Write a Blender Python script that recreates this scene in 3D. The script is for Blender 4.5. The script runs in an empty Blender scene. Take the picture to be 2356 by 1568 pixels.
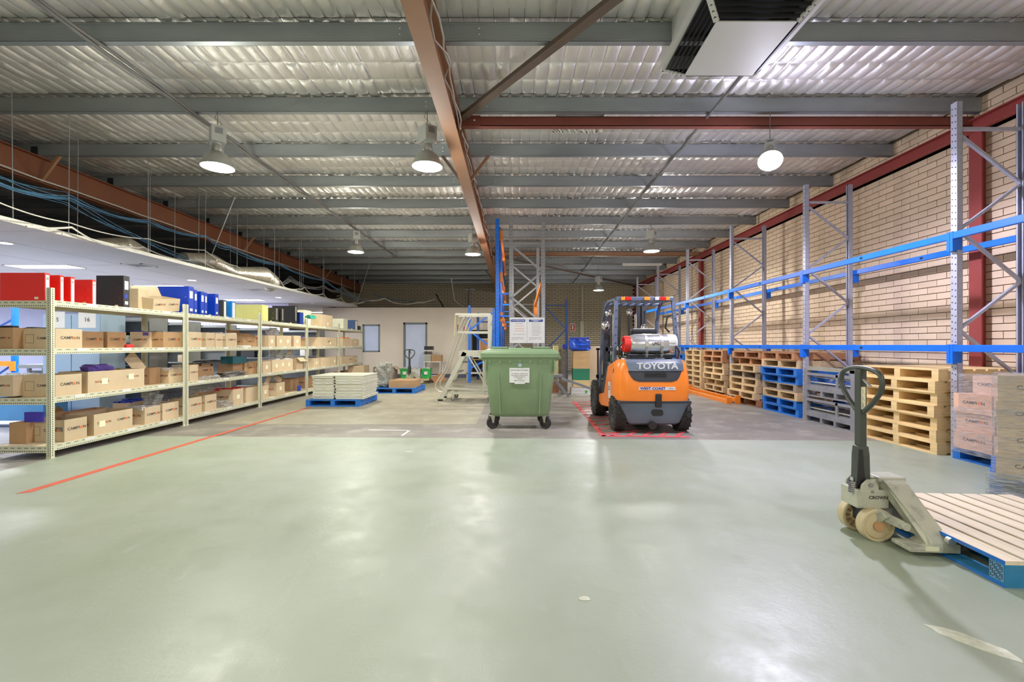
import bpy, bmesh, math, random
import numpy as np
from mathutils import Vector, Matrix, Euler
sc = bpy.context.scene
COL = sc.collection
R = random.Random(7)

# ------------------------------------------------------------ camera, light, exposure
F = 1047.0; VX = 1181.0; VY = 793.0; CAMZ = 1.32
cam_d = bpy.data.cameras.new('camera'); cam = bpy.data.objects.new('camera', cam_d); COL.objects.link(cam)
cam.location = (0, 0, CAMZ); cam.rotation_euler = (math.pi/2, 0, 0)
cam_d.sensor_width = 36; cam_d.lens = F/2356*36
cam_d.shift_x = -3/2356; cam_d.shift_y = 9/2356; cam_d.clip_start = .05; cam_d.clip_end = 200
sc.camera = cam
vs = sc.view_settings
vs.view_transform = 'Standard'; vs.look = 'None'; vs.gamma = 1; vs.use_curve_mapping = False
vs.exposure = 0.0
try:
    sc.cycles.use_denoising = True
    sc.cycles.max_bounces = 8; sc.cycles.diffuse_bounces = 5; sc.cycles.glossy_bounces = 4
    sc.cycles.transparent_max_bounces = 12; sc.cycles.sample_clamp_indirect = 6
except Exception: pass
w = bpy.data.worlds.new('world'); sc.world = w; w.use_nodes = True
w.node_tree.nodes['Background'].inputs[0].default_value = (.9, .95, 1, 1)
w.node_tree.nodes['Background'].inputs[1].default_value = .4

LAMP_W = 158.0
WARM = (1, 1, .85); COOL = (.78, .76, 1.0); NEUT = (1, .99, .95)
# high bay lamps: x, y, z of the shade opening, colour, radius, fixture built, power factor
LAMPS = [(-3.97, 6.11, 3.70, WARM, .20, 1, 1.0), (-1.155, 6.11, 3.71, NEUT, .20, 1, .8), (3.45, 6.11, 3.79, COOL, .15, 2, 2.0),
         (-4.08, 11.79, 3.72, WARM, .20, 1, 1.0), (-1.05, 11.79, 3.66, (1, .93, .86), .20, 1, 1.0), (3.58, 11.79, 3.74, NEUT, .20, 1, 1.2),
         (3.27, 17.47, 3.41, NEUT, .20, 1, 1.5),
         (-4.0, .43, 3.75, WARM, .20, 1, .35), (-1.1, .43, 3.75, NEUT, .20, 1, .3), (3.5, .43, 3.75, COOL, .20, 1, .35),  # this row and the next are unseen, continuing the grid to add fill light
         (-4.0, -5.25, 3.75, WARM, .20, 1, 1.2), (3.5, -5.25, 3.75, NEUT, .20, 1, 1.2)]
def light(name, kind, loc, energy, color, **k):
    l = bpy.data.lights.new(name, kind); l.energy = energy; l.color = color
    for a, b in k.items(): setattr(l, a, b)
    o = bpy.data.objects.new(name, l); COL.objects.link(o); o.location = loc; return o
for (x, y, z, c, r, fx, pf) in LAMPS:
    light('lamp_light', 'SPOT', (x, y, z-.02), LAMP_W*pf*2.05, c, spot_size=math.radians(172), spot_blend=.3, shadow_soft_size=r*.55)
    light('lamp_spill', 'POINT', (x, y, z-.14), LAMP_W*min(pf, 1.25)*.42, c, shadow_soft_size=.16)

# ------------------------------------------------------------ helpers
def WX(px, d): return (px-VX)*d/F
def WZ(py, d): return CAMZ+(VY-py)*d/F
def lin(v):
    v /= 255.0
    return v/12.92 if v <= .04045 else ((v+.055)/1.055)**2.4
def C(r, g, b): return (lin(r), lin(g), lin(b), 1)
MATS = {}
def mat(name, col, rough=.6, metal=0, var=.12, scale=6, bump=0, bscale=40, stretch=(1, 1, 1), spec=.5, alpha=1, trans=0, rnd=0, coord='Object', dirt=None, dirt_amt=.35, dirt_scale=3):
    if name in MATS: return MATS[name]
    m = bpy.data.materials.new(name); m.use_nodes = True; nt = m.node_tree; N = nt.nodes; L = nt.links
    b = N['Principled BSDF']
    b.inputs['Roughness'].default_value = rough; b.inputs['Metallic'].default_value = metal
    b.inputs['Specular IOR Level'].default_value = spec
    if alpha < 1: b.inputs['Alpha'].default_value = alpha
    if trans: b.inputs['Transmission Weight'].default_value = trans
    tc = N.new('ShaderNodeTexCoord'); mp = N.new('ShaderNodeMapping'); mp.inputs['Scale'].default_value = stretch
    L.new(tc.outputs[coord], mp.inputs['Vector'])
    n = N.new('ShaderNodeTexNoise'); n.inputs['Scale'].default_value = scale; n.inputs['Detail'].default_value = 4
    L.new(mp.outputs[0], n.inputs['Vector'])
    rp = N.new('ShaderNodeMapRange'); rp.inputs[1].default_value = .3; rp.inputs[2].default_value = .7
    rp.inputs[3].default_value = 1-var; rp.inputs[4].default_value = 1+var
    L.new(n.outputs['Fac'], rp.inputs[0])
    fac = rp.outputs[0]
    if rnd:
        oi = N.new('ShaderNodeObjectInfo'); r2 = N.new('ShaderNodeMapRange'); r2.inputs[3].default_value = 1-rnd; r2.inputs[4].default_value = 1+rnd
        L.new(oi.outputs['Random'], r2.inputs[0]); mu = N.new('ShaderNodeMath'); mu.operation = 'MULTIPLY'
        L.new(fac, mu.inputs[0]); L.new(r2.outputs[0], mu.inputs[1]); fac = mu.outputs[0]
    hs = N.new('ShaderNodeHueSaturation'); hs.inputs['Color'].default_value = col; L.new(fac, hs.inputs['Value'])
    out = hs.outputs[0]
    if dirt:
        n3 = N.new('ShaderNodeTexNoise'); n3.inputs['Scale'].default_value = dirt_scale; n3.inputs['Detail'].default_value = 6; n3.inputs['Roughness'].default_value = .65
        L.new(mp.outputs[0], n3.inputs['Vector'])
        r3 = N.new('ShaderNodeMapRange'); r3.inputs[1].default_value = .5; r3.inputs[2].default_value = .72; r3.inputs[4].default_value = dirt_amt
        L.new(n3.outputs['Fac'], r3.inputs[0])
        mx = N.new('ShaderNodeMix'); mx.data_type = 'RGBA'; L.new(r3.outputs[0], mx.inputs[0]); L.new(out, mx.inputs[6]); mx.inputs[7].default_value = dirt
        out = mx.outputs[2]
    L.new(out, b.inputs['Base Color'])
    if bump:
        n2 = N.new('ShaderNodeTexNoise'); n2.inputs['Scale'].default_value = bscale; n2.inputs['Detail'].default_value = 5
        L.new(mp.outputs[0], n2.inputs['Vector'])
        bp = N.new('ShaderNodeBump'); bp.inputs['Strength'].default_value = bump; bp.inputs['Distance'].default_value = .01
        L.new(n2.outputs['Fac'], bp.inputs['Height']); L.new(bp.outputs[0], b.inputs['Normal'])
    MATS[name] = m; return m
def emis(name, col, s):
    if name in MATS: return MATS[name]
    m = bpy.data.materials.new(name); m.use_nodes = True; b = m.node_tree.nodes['Principled BSDF']
    b.inputs['Base Color'].default_value = (*col[:3], 1); b.inputs['Emission Color'].default_value = (*col[:3], 1); b.inputs['Emission Strength'].default_value = s
    MATS[name] = m; return m

class MB:
    def __init__(s): s.v = []; s.f = []; s.mi = []; s.cur = 0
    def add(s, vs, fs):
        k = len(s.v); s.v += [tuple(p) for p in vs]
        for f in fs: s.f.append(tuple(i+k for i in f)); s.mi.append(s.cur)
        return s
    def box(s, x0, x1, y0, y1, z0, z1, M=None):
        P = [(x0,y0,z0),(x1,y0,z0),(x1,y1,z0),(x0,y1,z0),(x0,y0,z1),(x1,y0,z1),(x1,y1,z1),(x0,y1,z1)]
        if M: P = [M @ Vector(p) for p in P]
        return s.add(P, [(0,3,2,1),(4,5,6,7),(0,1,5,4),(1,2,6,5),(2,3,7,6),(3,0,4,7)])
    def cb(s, x, y, z, sx, sy, sz, M=None): return s.box(x-sx/2,x+sx/2,y-sy/2,y+sy/2,z-sz/2,z+sz/2,M)
    def bar(s, p0, p1, a, b, up=(0,0,1)):
        p0 = Vector(p0); p1 = Vector(p1); d = (p1-p0); L = d.length; d.normalize(); u = Vector(up)
        if abs(d.dot(u)) > .98: u = Vector((0,1,0))
        x = d.cross(u).normalized(); y = x.cross(d).normalized()
        M = Matrix((x, y, d)).transposed().to_4x4(); M.translation = p0
        return s.box(-a/2,a/2,-b/2,b/2,0,L,M)
    def cyl(s, p0, p1, r, n=16, r2=None, cap=True):
        p0 = Vector(p0); p1 = Vector(p1); d = (p1-p0).normalized(); u = Vector((0,0,1)) if abs(d.z) < .9 else Vector((1,0,0))
        x = d.cross(u).normalized(); y = x.cross(d); r2 = r if r2 is None else r2; V = []
        for p, q in ((p0, r), (p1, r2)):
            for i in range(n): a = 2*math.pi*i/n; V.append(p+x*math.cos(a)*q+y*math.sin(a)*q)
        Fs = [(i,(i+1)%n,n+(i+1)%n,n+i) for i in range(n)]
        if cap: Fs += [tuple(reversed(range(n))), tuple(range(n,2*n))]
        return s.add(V, Fs)
    def tube(s, pts, r, n=8, closed=False):
        pts = [Vector(p) for p in pts]; m = len(pts); V = []
        prev = None
        for i, p in enumerate(pts):
            a = pts[i-1] if (i or closed) else p; b = pts[(i+1) % m] if (i < m-1 or closed) else p
            d = (b-a).normalized()
            if prev is None:
                u = Vector((0,0,1)) if abs(d.z) < .9 else Vector((1,0,0)); x = d.cross(u).normalized()
            else: x = (prev - d*prev.dot(d)).normalized()
            prev = x; y = x.cross(d); rr = r[i] if isinstance(r, (list, tuple)) else r
            for k in range(n): t = 2*math.pi*k/n; V.append(p+x*math.cos(t)*rr+y*math.sin(t)*rr)
        Fs = []
        for i in range(m if closed else m-1):
            j = (i+1) % m
            for k in range(n): Fs.append((i*n+k, i*n+(k+1)%n, j*n+(k+1)%n, j*n+k))
        if not closed: Fs += [tuple(reversed(range(n))), tuple(range((m-1)*n, m*n))]
        return s.add(V, Fs)
    def lathe(s, prof, c=(0,0,0), ax='z', n=24, a0=0, a1=2*math.pi):
        full = abs(a1-a0-2*math.pi) < 1e-6; k = n if full else n+1; V = []
        for (r, h) in prof:
            for i in range(k):
                a = a0+(a1-a0)*i/n; p = (r*math.cos(a), r*math.sin(a), h)
                if ax == 'y': p = (p[0], h, p[1])
                if ax == 'x': p = (h, p[0], p[1])
                V.append((p[0]+c[0], p[1]+c[1], p[2]+c[2]))
        Fs = []
        for j in range(len(prof)-1):
            for i in range(n if full else n): 
                i2 = (i+1) % k
                if not full and i == n: continue
                Fs.append((j*k+i, j*k+i2, (j+1)*k+i2, (j+1)*k+i))
        return s.add(V, Fs)
    def prism(s, poly, ax, a, b):
        n = len(poly); V = []
        for t in (a, b):
            for (u, v) in poly: V.append({'x': (t,u,v), 'y': (u,t,v), 'z': (u,v,t)}[ax])
        return s.add(V, [(i,(i+1)%n,n+(i+1)%n,n+i) for i in range(n)]+[tuple(reversed(range(n))), tuple(range(n,2*n))])
    def quad(s, a, b, c, d): return s.add([a,b,c,d], [(0,1,2,3)])
    def loft(s, secs, cap=True):
        n = len(secs[0]); V = [p for q in secs for p in q]; Fs = []
        for j in range(len(secs)-1):
            for i in range(n): Fs.append((j*n+i, j*n+(i+1)%n, (j+1)*n+(i+1)%n, (j+1)*n+i))
        if cap: Fs += [tuple(reversed(range(n))), tuple(range((len(secs)-1)*n, len(secs)*n))]
        return s.add(V, Fs)
    def mesh(s, name, mats, smooth=False):
        me = bpy.data.meshes.new(name); me.from_pydata(s.v, [], s.f)
        mats = mats if isinstance(mats, (list, tuple)) else [mats]
        for m in mats: me.materials.append(m)
        if len(mats) > 1: me.polygons.foreach_set('material_index', s.mi)
        bm = bmesh.new(); bm.from_mesh(me); bmesh.ops.recalc_face_normals(bm, faces=bm.faces); bm.to_mesh(me); bm.free()
        if smooth: me.polygons.foreach_set('use_smooth', [True]*len(me.polygons)); me.set_sharp_from_angle(angle=math.radians(40))
        return me
    def build(s, name, mats, parent=None, smooth=False, bevel=0, kind=None, label=None, loc=None, seg=2):
        o = bpy.data.objects.new(name, s.mesh(name, mats, smooth)); COL.objects.link(o)
        if parent: o.parent = parent
        if loc: o.location = loc
        if kind: o['kind'] = kind
        if label: o['label'] = label
        if bevel: m = o.modifiers.new('b', 'BEVEL'); m.width = bevel; m.segments = seg; m.limit_method = 'ANGLE'; m.angle_limit = math.radians(35)
        return o
def place(me, name, parent=None, loc=(0,0,0), rot=None, kind=None, label=None):
    o = bpy.data.objects.new(name, me); COL.objects.link(o); o.parent = parent; o.location = loc
    if rot is not None: o.rotation_euler = rot
    if kind: o['kind'] = kind
    if label: o['label'] = label
    return o
def tag(o, label, cat, group=None):
    o['label'] = label; o['category'] = cat
    if group: o['group'] = group
    return o
def thing(name, label, cat, loc=(0,0,0), rz=0, group=None):
    o = bpy.data.objects.new(name, None); COL.objects.link(o); o.location = loc; o.rotation_euler = (0,0,rz); o.empty_display_size = .1
    return tag(o, label, cat, group)
def struct(name, mb, m, **k):
    o = mb.build(name, m, **k); o['kind'] = 'structure'; return o
def copy_tree(o, parent=None):
    c = o.copy(); COL.objects.link(c); c.parent = parent
    for ch in list(o.children): copy_tree(ch, c)
    return c
def copy_thing(o, label, loc, rz=None, group=None, rot=None):
    c = copy_tree(o); c.location = loc; c['label'] = label
    if rz is not None: c.rotation_euler = (0,0,rz)
    if rot is not None: c.rotation_euler = rot
    if group: c['group'] = group
    return c
FACE = {'+X': Matrix(((0,0,1),(1,0,0),(0,1,0))), '-X': Matrix(((0,0,-1),(-1,0,0),(0,1,0))),
        '-Y': Matrix(((1,0,0),(0,0,-1),(0,1,0))), '+Y': Matrix(((-1,0,0),(0,0,1),(0,1,0))), '+Z': Matrix.Identity(3)}
_tx = {}
def text_mesh(s, size, m, bold=.0, wide=1.0, align='CENTER', extrude=0):
    k = (s, size, m.name, bold, wide, align)
    if k in _tx: return _tx[k]
    cu = bpy.data.curves.new('t', 'FONT'); cu.body = s; cu.size = size; cu.align_x = align; cu.align_y = 'CENTER'; cu.offset = bold; cu.resolution_u = 3
    ob = bpy.data.objects.new('t', cu); COL.objects.link(ob)
    dg = bpy.context.evaluated_depsgraph_get(); me = bpy.data.meshes.new_from_object(ob.evaluated_get(dg))
    bpy.data.objects.remove(ob); bpy.data.curves.remove(cu)
    if wide != 1:
        for v in me.vertices: v.co.x *= wide
    me.materials.clear(); me.materials.append(m); me.name = 'print'; _tx[k] = me; return me
def decal(me, name, parent, pos, face, flip=False, label=None):
    o = bpy.data.objects.new(name, me); COL.objects.link(o); o.parent = parent
    M = FACE[face].copy()
    if flip: M = M @ Matrix.Rotation(math.pi, 3, 'Z')
    o.location = pos; o.rotation_euler = M.to_euler()
    if label: o['label'] = label
    return o

# ------------------------------------------------------------ materials
m_galv = mat('galvanised', C(150,154,160), .42, .55, .14, 5)
m_purlin = mat('purlin_steel', C(158,164,168), .45, .6, .14, 3, stretch=(.3,1,1))
m_oxide = mat('oxide_brown', C(158,116,86), .6, 0, .08, 2)
m_red = mat('oxide_red', C(150,62,58), .6, 0, .08, 2)
m_brace = mat('brace_brown', C(98,82,70), .6, 0, .08, 4)
m_blue = mat('rack_blue', C(10,112,228), .38, 0, .06, 5)
m_dblue = mat('rack_dark_blue', C(18,72,150), .45, 0, .1, 5)
m_orange = mat('rack_orange', C(238,132,34), .4, 0, .06, 5)
m_cream = mat('shelf_cream', C(212,213,186), .45, 0, .05, 5)
m_board = mat('shelf_board', C(205,188,156), .7, 0, .1, 8)
m_dark = mat('dark_gap', C(38,38,36), .8, 0, .05)
m_black = mat('black_plastic', C(36,37,38), .45, 0, .1)
m_card = mat('cardboard', C(204,184,152), .75, 0, .06, 5, rnd=.07)
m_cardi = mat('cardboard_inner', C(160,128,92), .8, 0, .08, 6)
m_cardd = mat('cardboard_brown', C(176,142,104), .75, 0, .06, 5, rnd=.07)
m_ink = mat('ink_grey', C(70,64,58), .7, 0, .02)
m_inko = mat('ink_orange', C(228,118,58), .7, 0, .02)
m_white = mat('white_paint', C(225,226,222), .5, 0, .04)
m_label = mat('label_paper', C(240,236,200), .6, 0, .03)
m_pine = mat('pine_wood', C(226,196,140), .65, 0, .14, 9, stretch=(.4,.4,4), rnd=.08)
m_pinep = mat('pine_pale', C(206,178,136), .65, 0, .16, 9, rnd=.1)
m_pineg = mat('weathered_wood', C(226,212,186), .7, 0, .07, 14, stretch=(8,.5,8), rnd=.05, dirt=C(176,160,136), dirt_amt=.3)
m_woodbr = mat('brown_wood', C(176,126,88), .7, 0, .14, 9, rnd=.1)
m_palblue = mat('pallet_blue', C(28,112,200), .6, 0, .14, 9, rnd=.08, dirt=C(120,120,110), dirt_amt=.35, dirt_scale=6)
m_palteal = mat('pallet_teal', C(44,130,176), .6, 0, .12, 9, rnd=.06, dirt=C(90,110,110), dirt_amt=.4, dirt_scale=6)
m_grey = mat('grey_steel', C(150,152,156), .5, .3, .1, 8, dirt=C(90,88,84), dirt_amt=.35, dirt_scale=6)
m_alu = mat('aluminium', C(196,196,186), .35, .6, .08, 8)
m_rubber = mat('rubber', C(52,50,48), .85, 0, .15, 20, bump=.3, bscale=60)
m_bin = mat('bin_green', C(126,150,112), .42, 0, .05, 4)
m_chrome = mat('chrome', C(220,222,228), .08, 1, .02)
m_plaster = mat('plaster', C(200,198,196), .8, 0, .03, 2)
m_beige = mat('partition_paint', C(224,213,198), .8, 0, .02, 2)

def film(name, col, amt=.35, rough=.12):
    m = bpy.data.materials.new(name); m.use_nodes = True; nt = m.node_tree; N = nt.nodes; L = nt.links; N.clear()
    o = N.new('ShaderNodeOutputMaterial'); t = N.new('ShaderNodeBsdfTransparent'); g = N.new('ShaderNodeBsdfPrincipled'); mx = N.new('ShaderNodeMixShader')
    g.inputs['Base Color'].default_value = col; g.inputs['Roughness'].default_value = rough; g.inputs['Specular IOR Level'].default_value = .8
    tc = N.new('ShaderNodeTexCoord'); mp = N.new('ShaderNodeMapping'); mp.inputs['Scale'].default_value = (2, 2, 14)
    n = N.new('ShaderNodeTexNoise'); n.inputs['Scale'].default_value = 5; n.inputs['Detail'].default_value = 6
    bp = N.new('ShaderNodeBump'); bp.inputs['Strength'].default_value = 1; bp.inputs['Distance'].default_value = .06
    rp = N.new('ShaderNodeMapRange'); rp.inputs[1].default_value = .45; rp.inputs[2].default_value = .7; rp.inputs[3].default_value = amt*.6; rp.inputs[4].default_value = min(1, amt*1.8)  # denser streaks put the highlights of the film into its colour
    L.new(tc.outputs['Object'], mp.inputs[0]); L.new(mp.outputs[0], n.inputs['Vector']); L.new(n.outputs['Fac'], bp.inputs['Height']); L.new(bp.outputs[0], g.inputs['Normal'])
    L.new(n.outputs['Fac'], rp.inputs[0]); L.new(rp.outputs[0], mx.inputs[0]); L.new(t.outputs[0], mx.inputs[1]); L.new(g.outputs[0], mx.inputs[2]); L.new(mx.outputs[0], o.inputs[0])
    return m
m_film = film('stretch_film', C(225,225,228), .2)
m_bag = film('plastic_bag', C(225,228,225), .45)
# ------------------------------------------------------------ floor
XL, XR, YB, YN = -16.0, 6.40, 23.6, -8.0
def floor_mats():
    m = bpy.data.materials.new('floor_epoxy'); m.use_nodes = True; nt = m.node_tree; N = nt.nodes; L = nt.links; b = N['Principled BSDF']
    tc = N.new('ShaderNodeTexCoord')
    def noise(s, d=5, r=.55, st=(1,1,1)):
        mp = N.new('ShaderNodeMapping'); mp.inputs['Scale'].default_value = st; L.new(tc.outputs['Object'], mp.inputs[0])
        n = N.new('ShaderNodeTexNoise'); n.inputs['Scale'].default_value = s; n.inputs['Detail'].default_value = d; n.inputs['Roughness'].default_value = r
        L.new(mp.outputs[0], n.inputs['Vector']); return n.outputs['Fac']
    def rng(f, a, b_, c, d):
        r = N.new('ShaderNodeMapRange'); r.inputs[1].default_value = a; r.inputs[2].default_value = b_; r.inputs[3].default_value = c; r.inputs[4].default_value = d; L.new(f, r.inputs[0]); return r.outputs[0]
    def mix(f, a, c):
        x = N.new('ShaderNodeMix'); x.data_type = 'RGBA'; L.new(f, x.inputs[0])
        for k, v in ((6, a), (7, c)):
            if isinstance(v, tuple): x.inputs[k].default_value = v
            else: L.new(v, x.inputs[k])
        return x.outputs[2]
    c = mix(rng(noise(.5, 4), .35, .65, 0, 1), C(151,161,139), C(169,176,162))
    c = mix(rng(noise(7, 8, .7, (1,.35,1)), .58, .82, 0, .55), c, C(186,189,182))
    c = mix(rng(noise(16, 8, .75, (.4,1,1)), .66, .9, 0, .22), c, C(150,156,144))
    L.new(c, b.inputs['Base Color'])
    L.new(rng(noise(3, 7, .7), .3, .75, .30, .55), b.inputs['Roughness'])
    bp = N.new('ShaderNodeBump'); bp.inputs['Strength'].default_value = .22; bp.inputs['Distance'].default_value = .01
    L.new(noise(9, 8, .7), bp.inputs['Height']); L.new(bp.outputs[0], b.inputs['Normal'])
    return m
m_epoxy = floor_mats()
m_conc = mat('floor_concrete', C(134,129,121), .5, 0, .14, 1.3, bump=.2, bscale=14, dirt=C(188,182,168), dirt_amt=.6, dirt_scale=2.2)
m_conc2 = mat('floor_concrete_light', C(160,154,134), .5, 0, .08, 2, bump=.15, bscale=14, dirt=C(200,194,176), dirt_amt=.5, dirt_scale=3)
m_carpet = mat('office_floor', C(176,178,186), .9, 0, .1, 10)
struct('floor', MB().box(XL, XR, YN, YB, -.2, 0), m_conc)
fe = struct('trim_1', MB().add([(-5.35,YN,0),(XR,YN,0),(XR,6.2,0),(-5.35,6.58,0),(-5.35,YN,.004),(XR,YN,.004),(XR,6.2,.004),(-5.35,6.58,.004)],
     [(0,3,2,1),(4,5,6,7),(0,1,5,4),(1,2,6,5),(2,3,7,6),(3,0,4,7)]), m_epoxy)
tag(fe, 'pale green painted coating over the near half of the floor', 'floor coating')
del fe['category']
struct('trim_2', MB().box(-5.0, -.62, 7.55, 18.2, 0, .0025), m_conc2)
struct('trim_3', MB().box(XL, -6.2, YN, 18.2, 0, .006), m_carpet)
m_linered = mat('line_red', C(206,96,72), .6, 0, .1, 10)
m_linepink = mat('line_pink', C(226,96,100), .6, 0, .14, 10, dirt=C(160,120,100), dirt_amt=.5, dirt_scale=5)
tag(MB().add([(-4.40,4.02,.0045),(-4.31,4.07,.0045),(-4.27,9.6,.0045),(-4.33,9.6,.0045),(-4.40,4.02,.006),(-4.31,4.07,.006),(-4.27,9.6,.006),(-4.33,9.6,.006)],
     [(0,3,2,1),(4,5,6,7),(0,1,5,4),(1,2,6,5),(2,3,7,6),(3,0,4,7)]).build('floor_line', m_linered), 'thin red line painted along the floor beside the cream shelving', 'floor line')
hb = MB()
def strip(p, q, w, z=.0055):
    p = Vector((*p, z)); q = Vector((*q, z)); d = (q-p).normalized(); n = Vector((-d.y, d.x, 0))*w/2
    hb.add([p-n, q-n, q+n, p+n, p-n+Vector((0,0,-.004)), q-n+Vector((0,0,-.004)), q+n+Vector((0,0,-.004)), p+n+Vector((0,0,-.004))], [(0,1,2,3),(0,4,5,1),(1,5,6,2),(2,6,7,3),(3,7,4,0)])
strip((1.42,10.6),(1.30,6.56),.075); strip((1.28,6.60),(2.52,6.52),.085)
for i in range(11):
    y = 6.75+i*.36; strip((1.33,y),(1.33+.62, y+.30),.05)
for i in range(5): strip((1.42+i*.24,6.6),(1.42+i*.24+.2,6.92),.06)
tag(hb.build('floor_marking', m_linepink), 'faded pink and red hatched parking bay painted under the orange forklift', 'floor marking')
l2 = MB(); hb = l2; strip((-2.25,7.08),(-1.6,7.02),.035,.003); strip((-1.6,7.04),(-1.62,6.62),.035,.003)
tag(l2.build('floor_line', m_white), 'pale corner line scratched on the bare concrete before the green bin', 'floor line')
# repair patches on the floor
pb = MB(); N_ = 14
for (cx, cy, a, b_, rot) in ((2.03,2.02,.16,.05,-.9),(.37,2.36,.03,.02,0),(-1.28,5.6,.05,.02,0)):
    V = []
    for i in range(N_):
        t = 2*math.pi*i/N_; rr = 1+R.uniform(-.15,.15); x = a*math.cos(t)*rr; y = b_*math.sin(t)*rr
        V.append((cx+x*math.cos(rot)-y*math.sin(rot), cy+x*math.sin(rot)+y*math.cos(rot), .0065))
    pb.add(V+[(v[0],v[1],.003) for v in V], [tuple(range(N_))]+[(i,(i+1)%N_,N_+(i+1)%N_,N_+i) for i in range(N_)])
o = pb.build('floor_patch', mat('patch', C(204,206,186), .7, 0, .15, 30, bump=.3)); o['kind'] = 'structure'

# ------------------------------------------------------------ brick walls
m_mort = mat('mortar', C(134,116,92), .9, 0, .1, 8)
m_mortd = mat('mortar_dark', C(62,56,50), .9, 0, .1, 8)
def brick_mat(name, col, d):
    return mat(name, col, .85, 0, .06, 1.2, bump=.15, bscale=60, rnd=.06, coord='Generated' if 0 else 'Object', dirt=d, dirt_amt=.25, dirt_scale=.8)
m_brick = brick_mat('brick_cream', C(230,206,176), C(206,184,156))
m_brickg = brick_mat('brick_grey', C(184,174,150), C(156,146,128))
wr = struct('wall_right', MB().box(XR, XR+.3, YN, YB+.3, 0, 4.75), m_mort)
bme = MB().box(-.02, .02, -.15, .15, -.044, .044).mesh('brick', m_brick)
stf = MB(); nb = 0; pick = []
rows = int(4.7/.1)
for r in range(rows):
    z = .05+r*.1; k = 0; y = -7.87+(.155 if r % 2 else 0)
    while y < YB-.1:
        pick.append((y, z)); y += .31
near = sorted([p for p in pick if 5.75 < p[0] < 9.3 and 1.05 < p[1] < 4.45], key=lambda p: p[0])[:300]
ns = set(near)
for (y, z) in pick:
    j = R.uniform(-.0015,.0015)
    if (y, z) in ns: place(bme, 'brick', wr, (XR-.0+j, y, z))
    else: stf.box(XR-.02+j, XR+.01, y-.148, min(y+.15, YB), z-.044, z+.044)
stf.build('brick', m_brick, wr, kind='stuff')
wb = struct('wall_back', MB().box(XL, XR+.3, YB, YB+.3, 0, 4.75), m_mortd)
s2 = MB()
for r in range(rows):
    z = .05+r*.1; x = -9.0+(.155 if r % 2 else 0)
    while x < XR-.1: s2.box(x-.147, x+.147, YB-.02+R.uniform(-.002,.002), YB+.01, z-.041, z+.041); x += .31
s2.build('brick', m_brickg, wb, kind='stuff')
struct('wall_left', MB().box(XL-.2, XL, YN, YB, 0, 4.75), mat('office_wall', C(178,182,206), .8, 0, .03, 2))
struct('wall_near', MB().box(XL, XR+.3, YN-.2, YN, 0, 4.75), m_beige)

# right wall steel: rafter channel and columns
st = MB(); st.box(XR-.12, XR-.02, 3.0, YB, 4.2, 4.38); st.box(XR-.18, XR-.02, 3.0, YB, 4.20, 4.215); st.box(XR-.18, XR-.02, 3.0, YB, 4.365, 4.38)
struct('trim_4', st, m_red)
cm = MB()
for y in (6.15, 15.25, 23.4):
    cm = MB(); cm.box(XR-.16, XR-.14, y-.085, y+.085, 0, 4.2); cm.box(XR-.14, XR-.02, y-.006, y+.006, 0, 4.2)
    tag(cm.build('wall_column', m_red), 'red painted steel column on the brick wall '+{6.15:'behind the first rack frame',15.25:'past the fourth rack frame',23.4:'in the far corner'}[y], 'column')
cd = MB(); cd.cyl((XR-.035,9.9,4.2),(XR-.035,9.9,1.42),.012,8); cd.cb(XR-.05,9.9,1.38,.06,.11,.08)
tag(cd.build('power_outlet', m_white), 'white outlet and conduit on brick wall between second and third frames', 'outlet')

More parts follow.
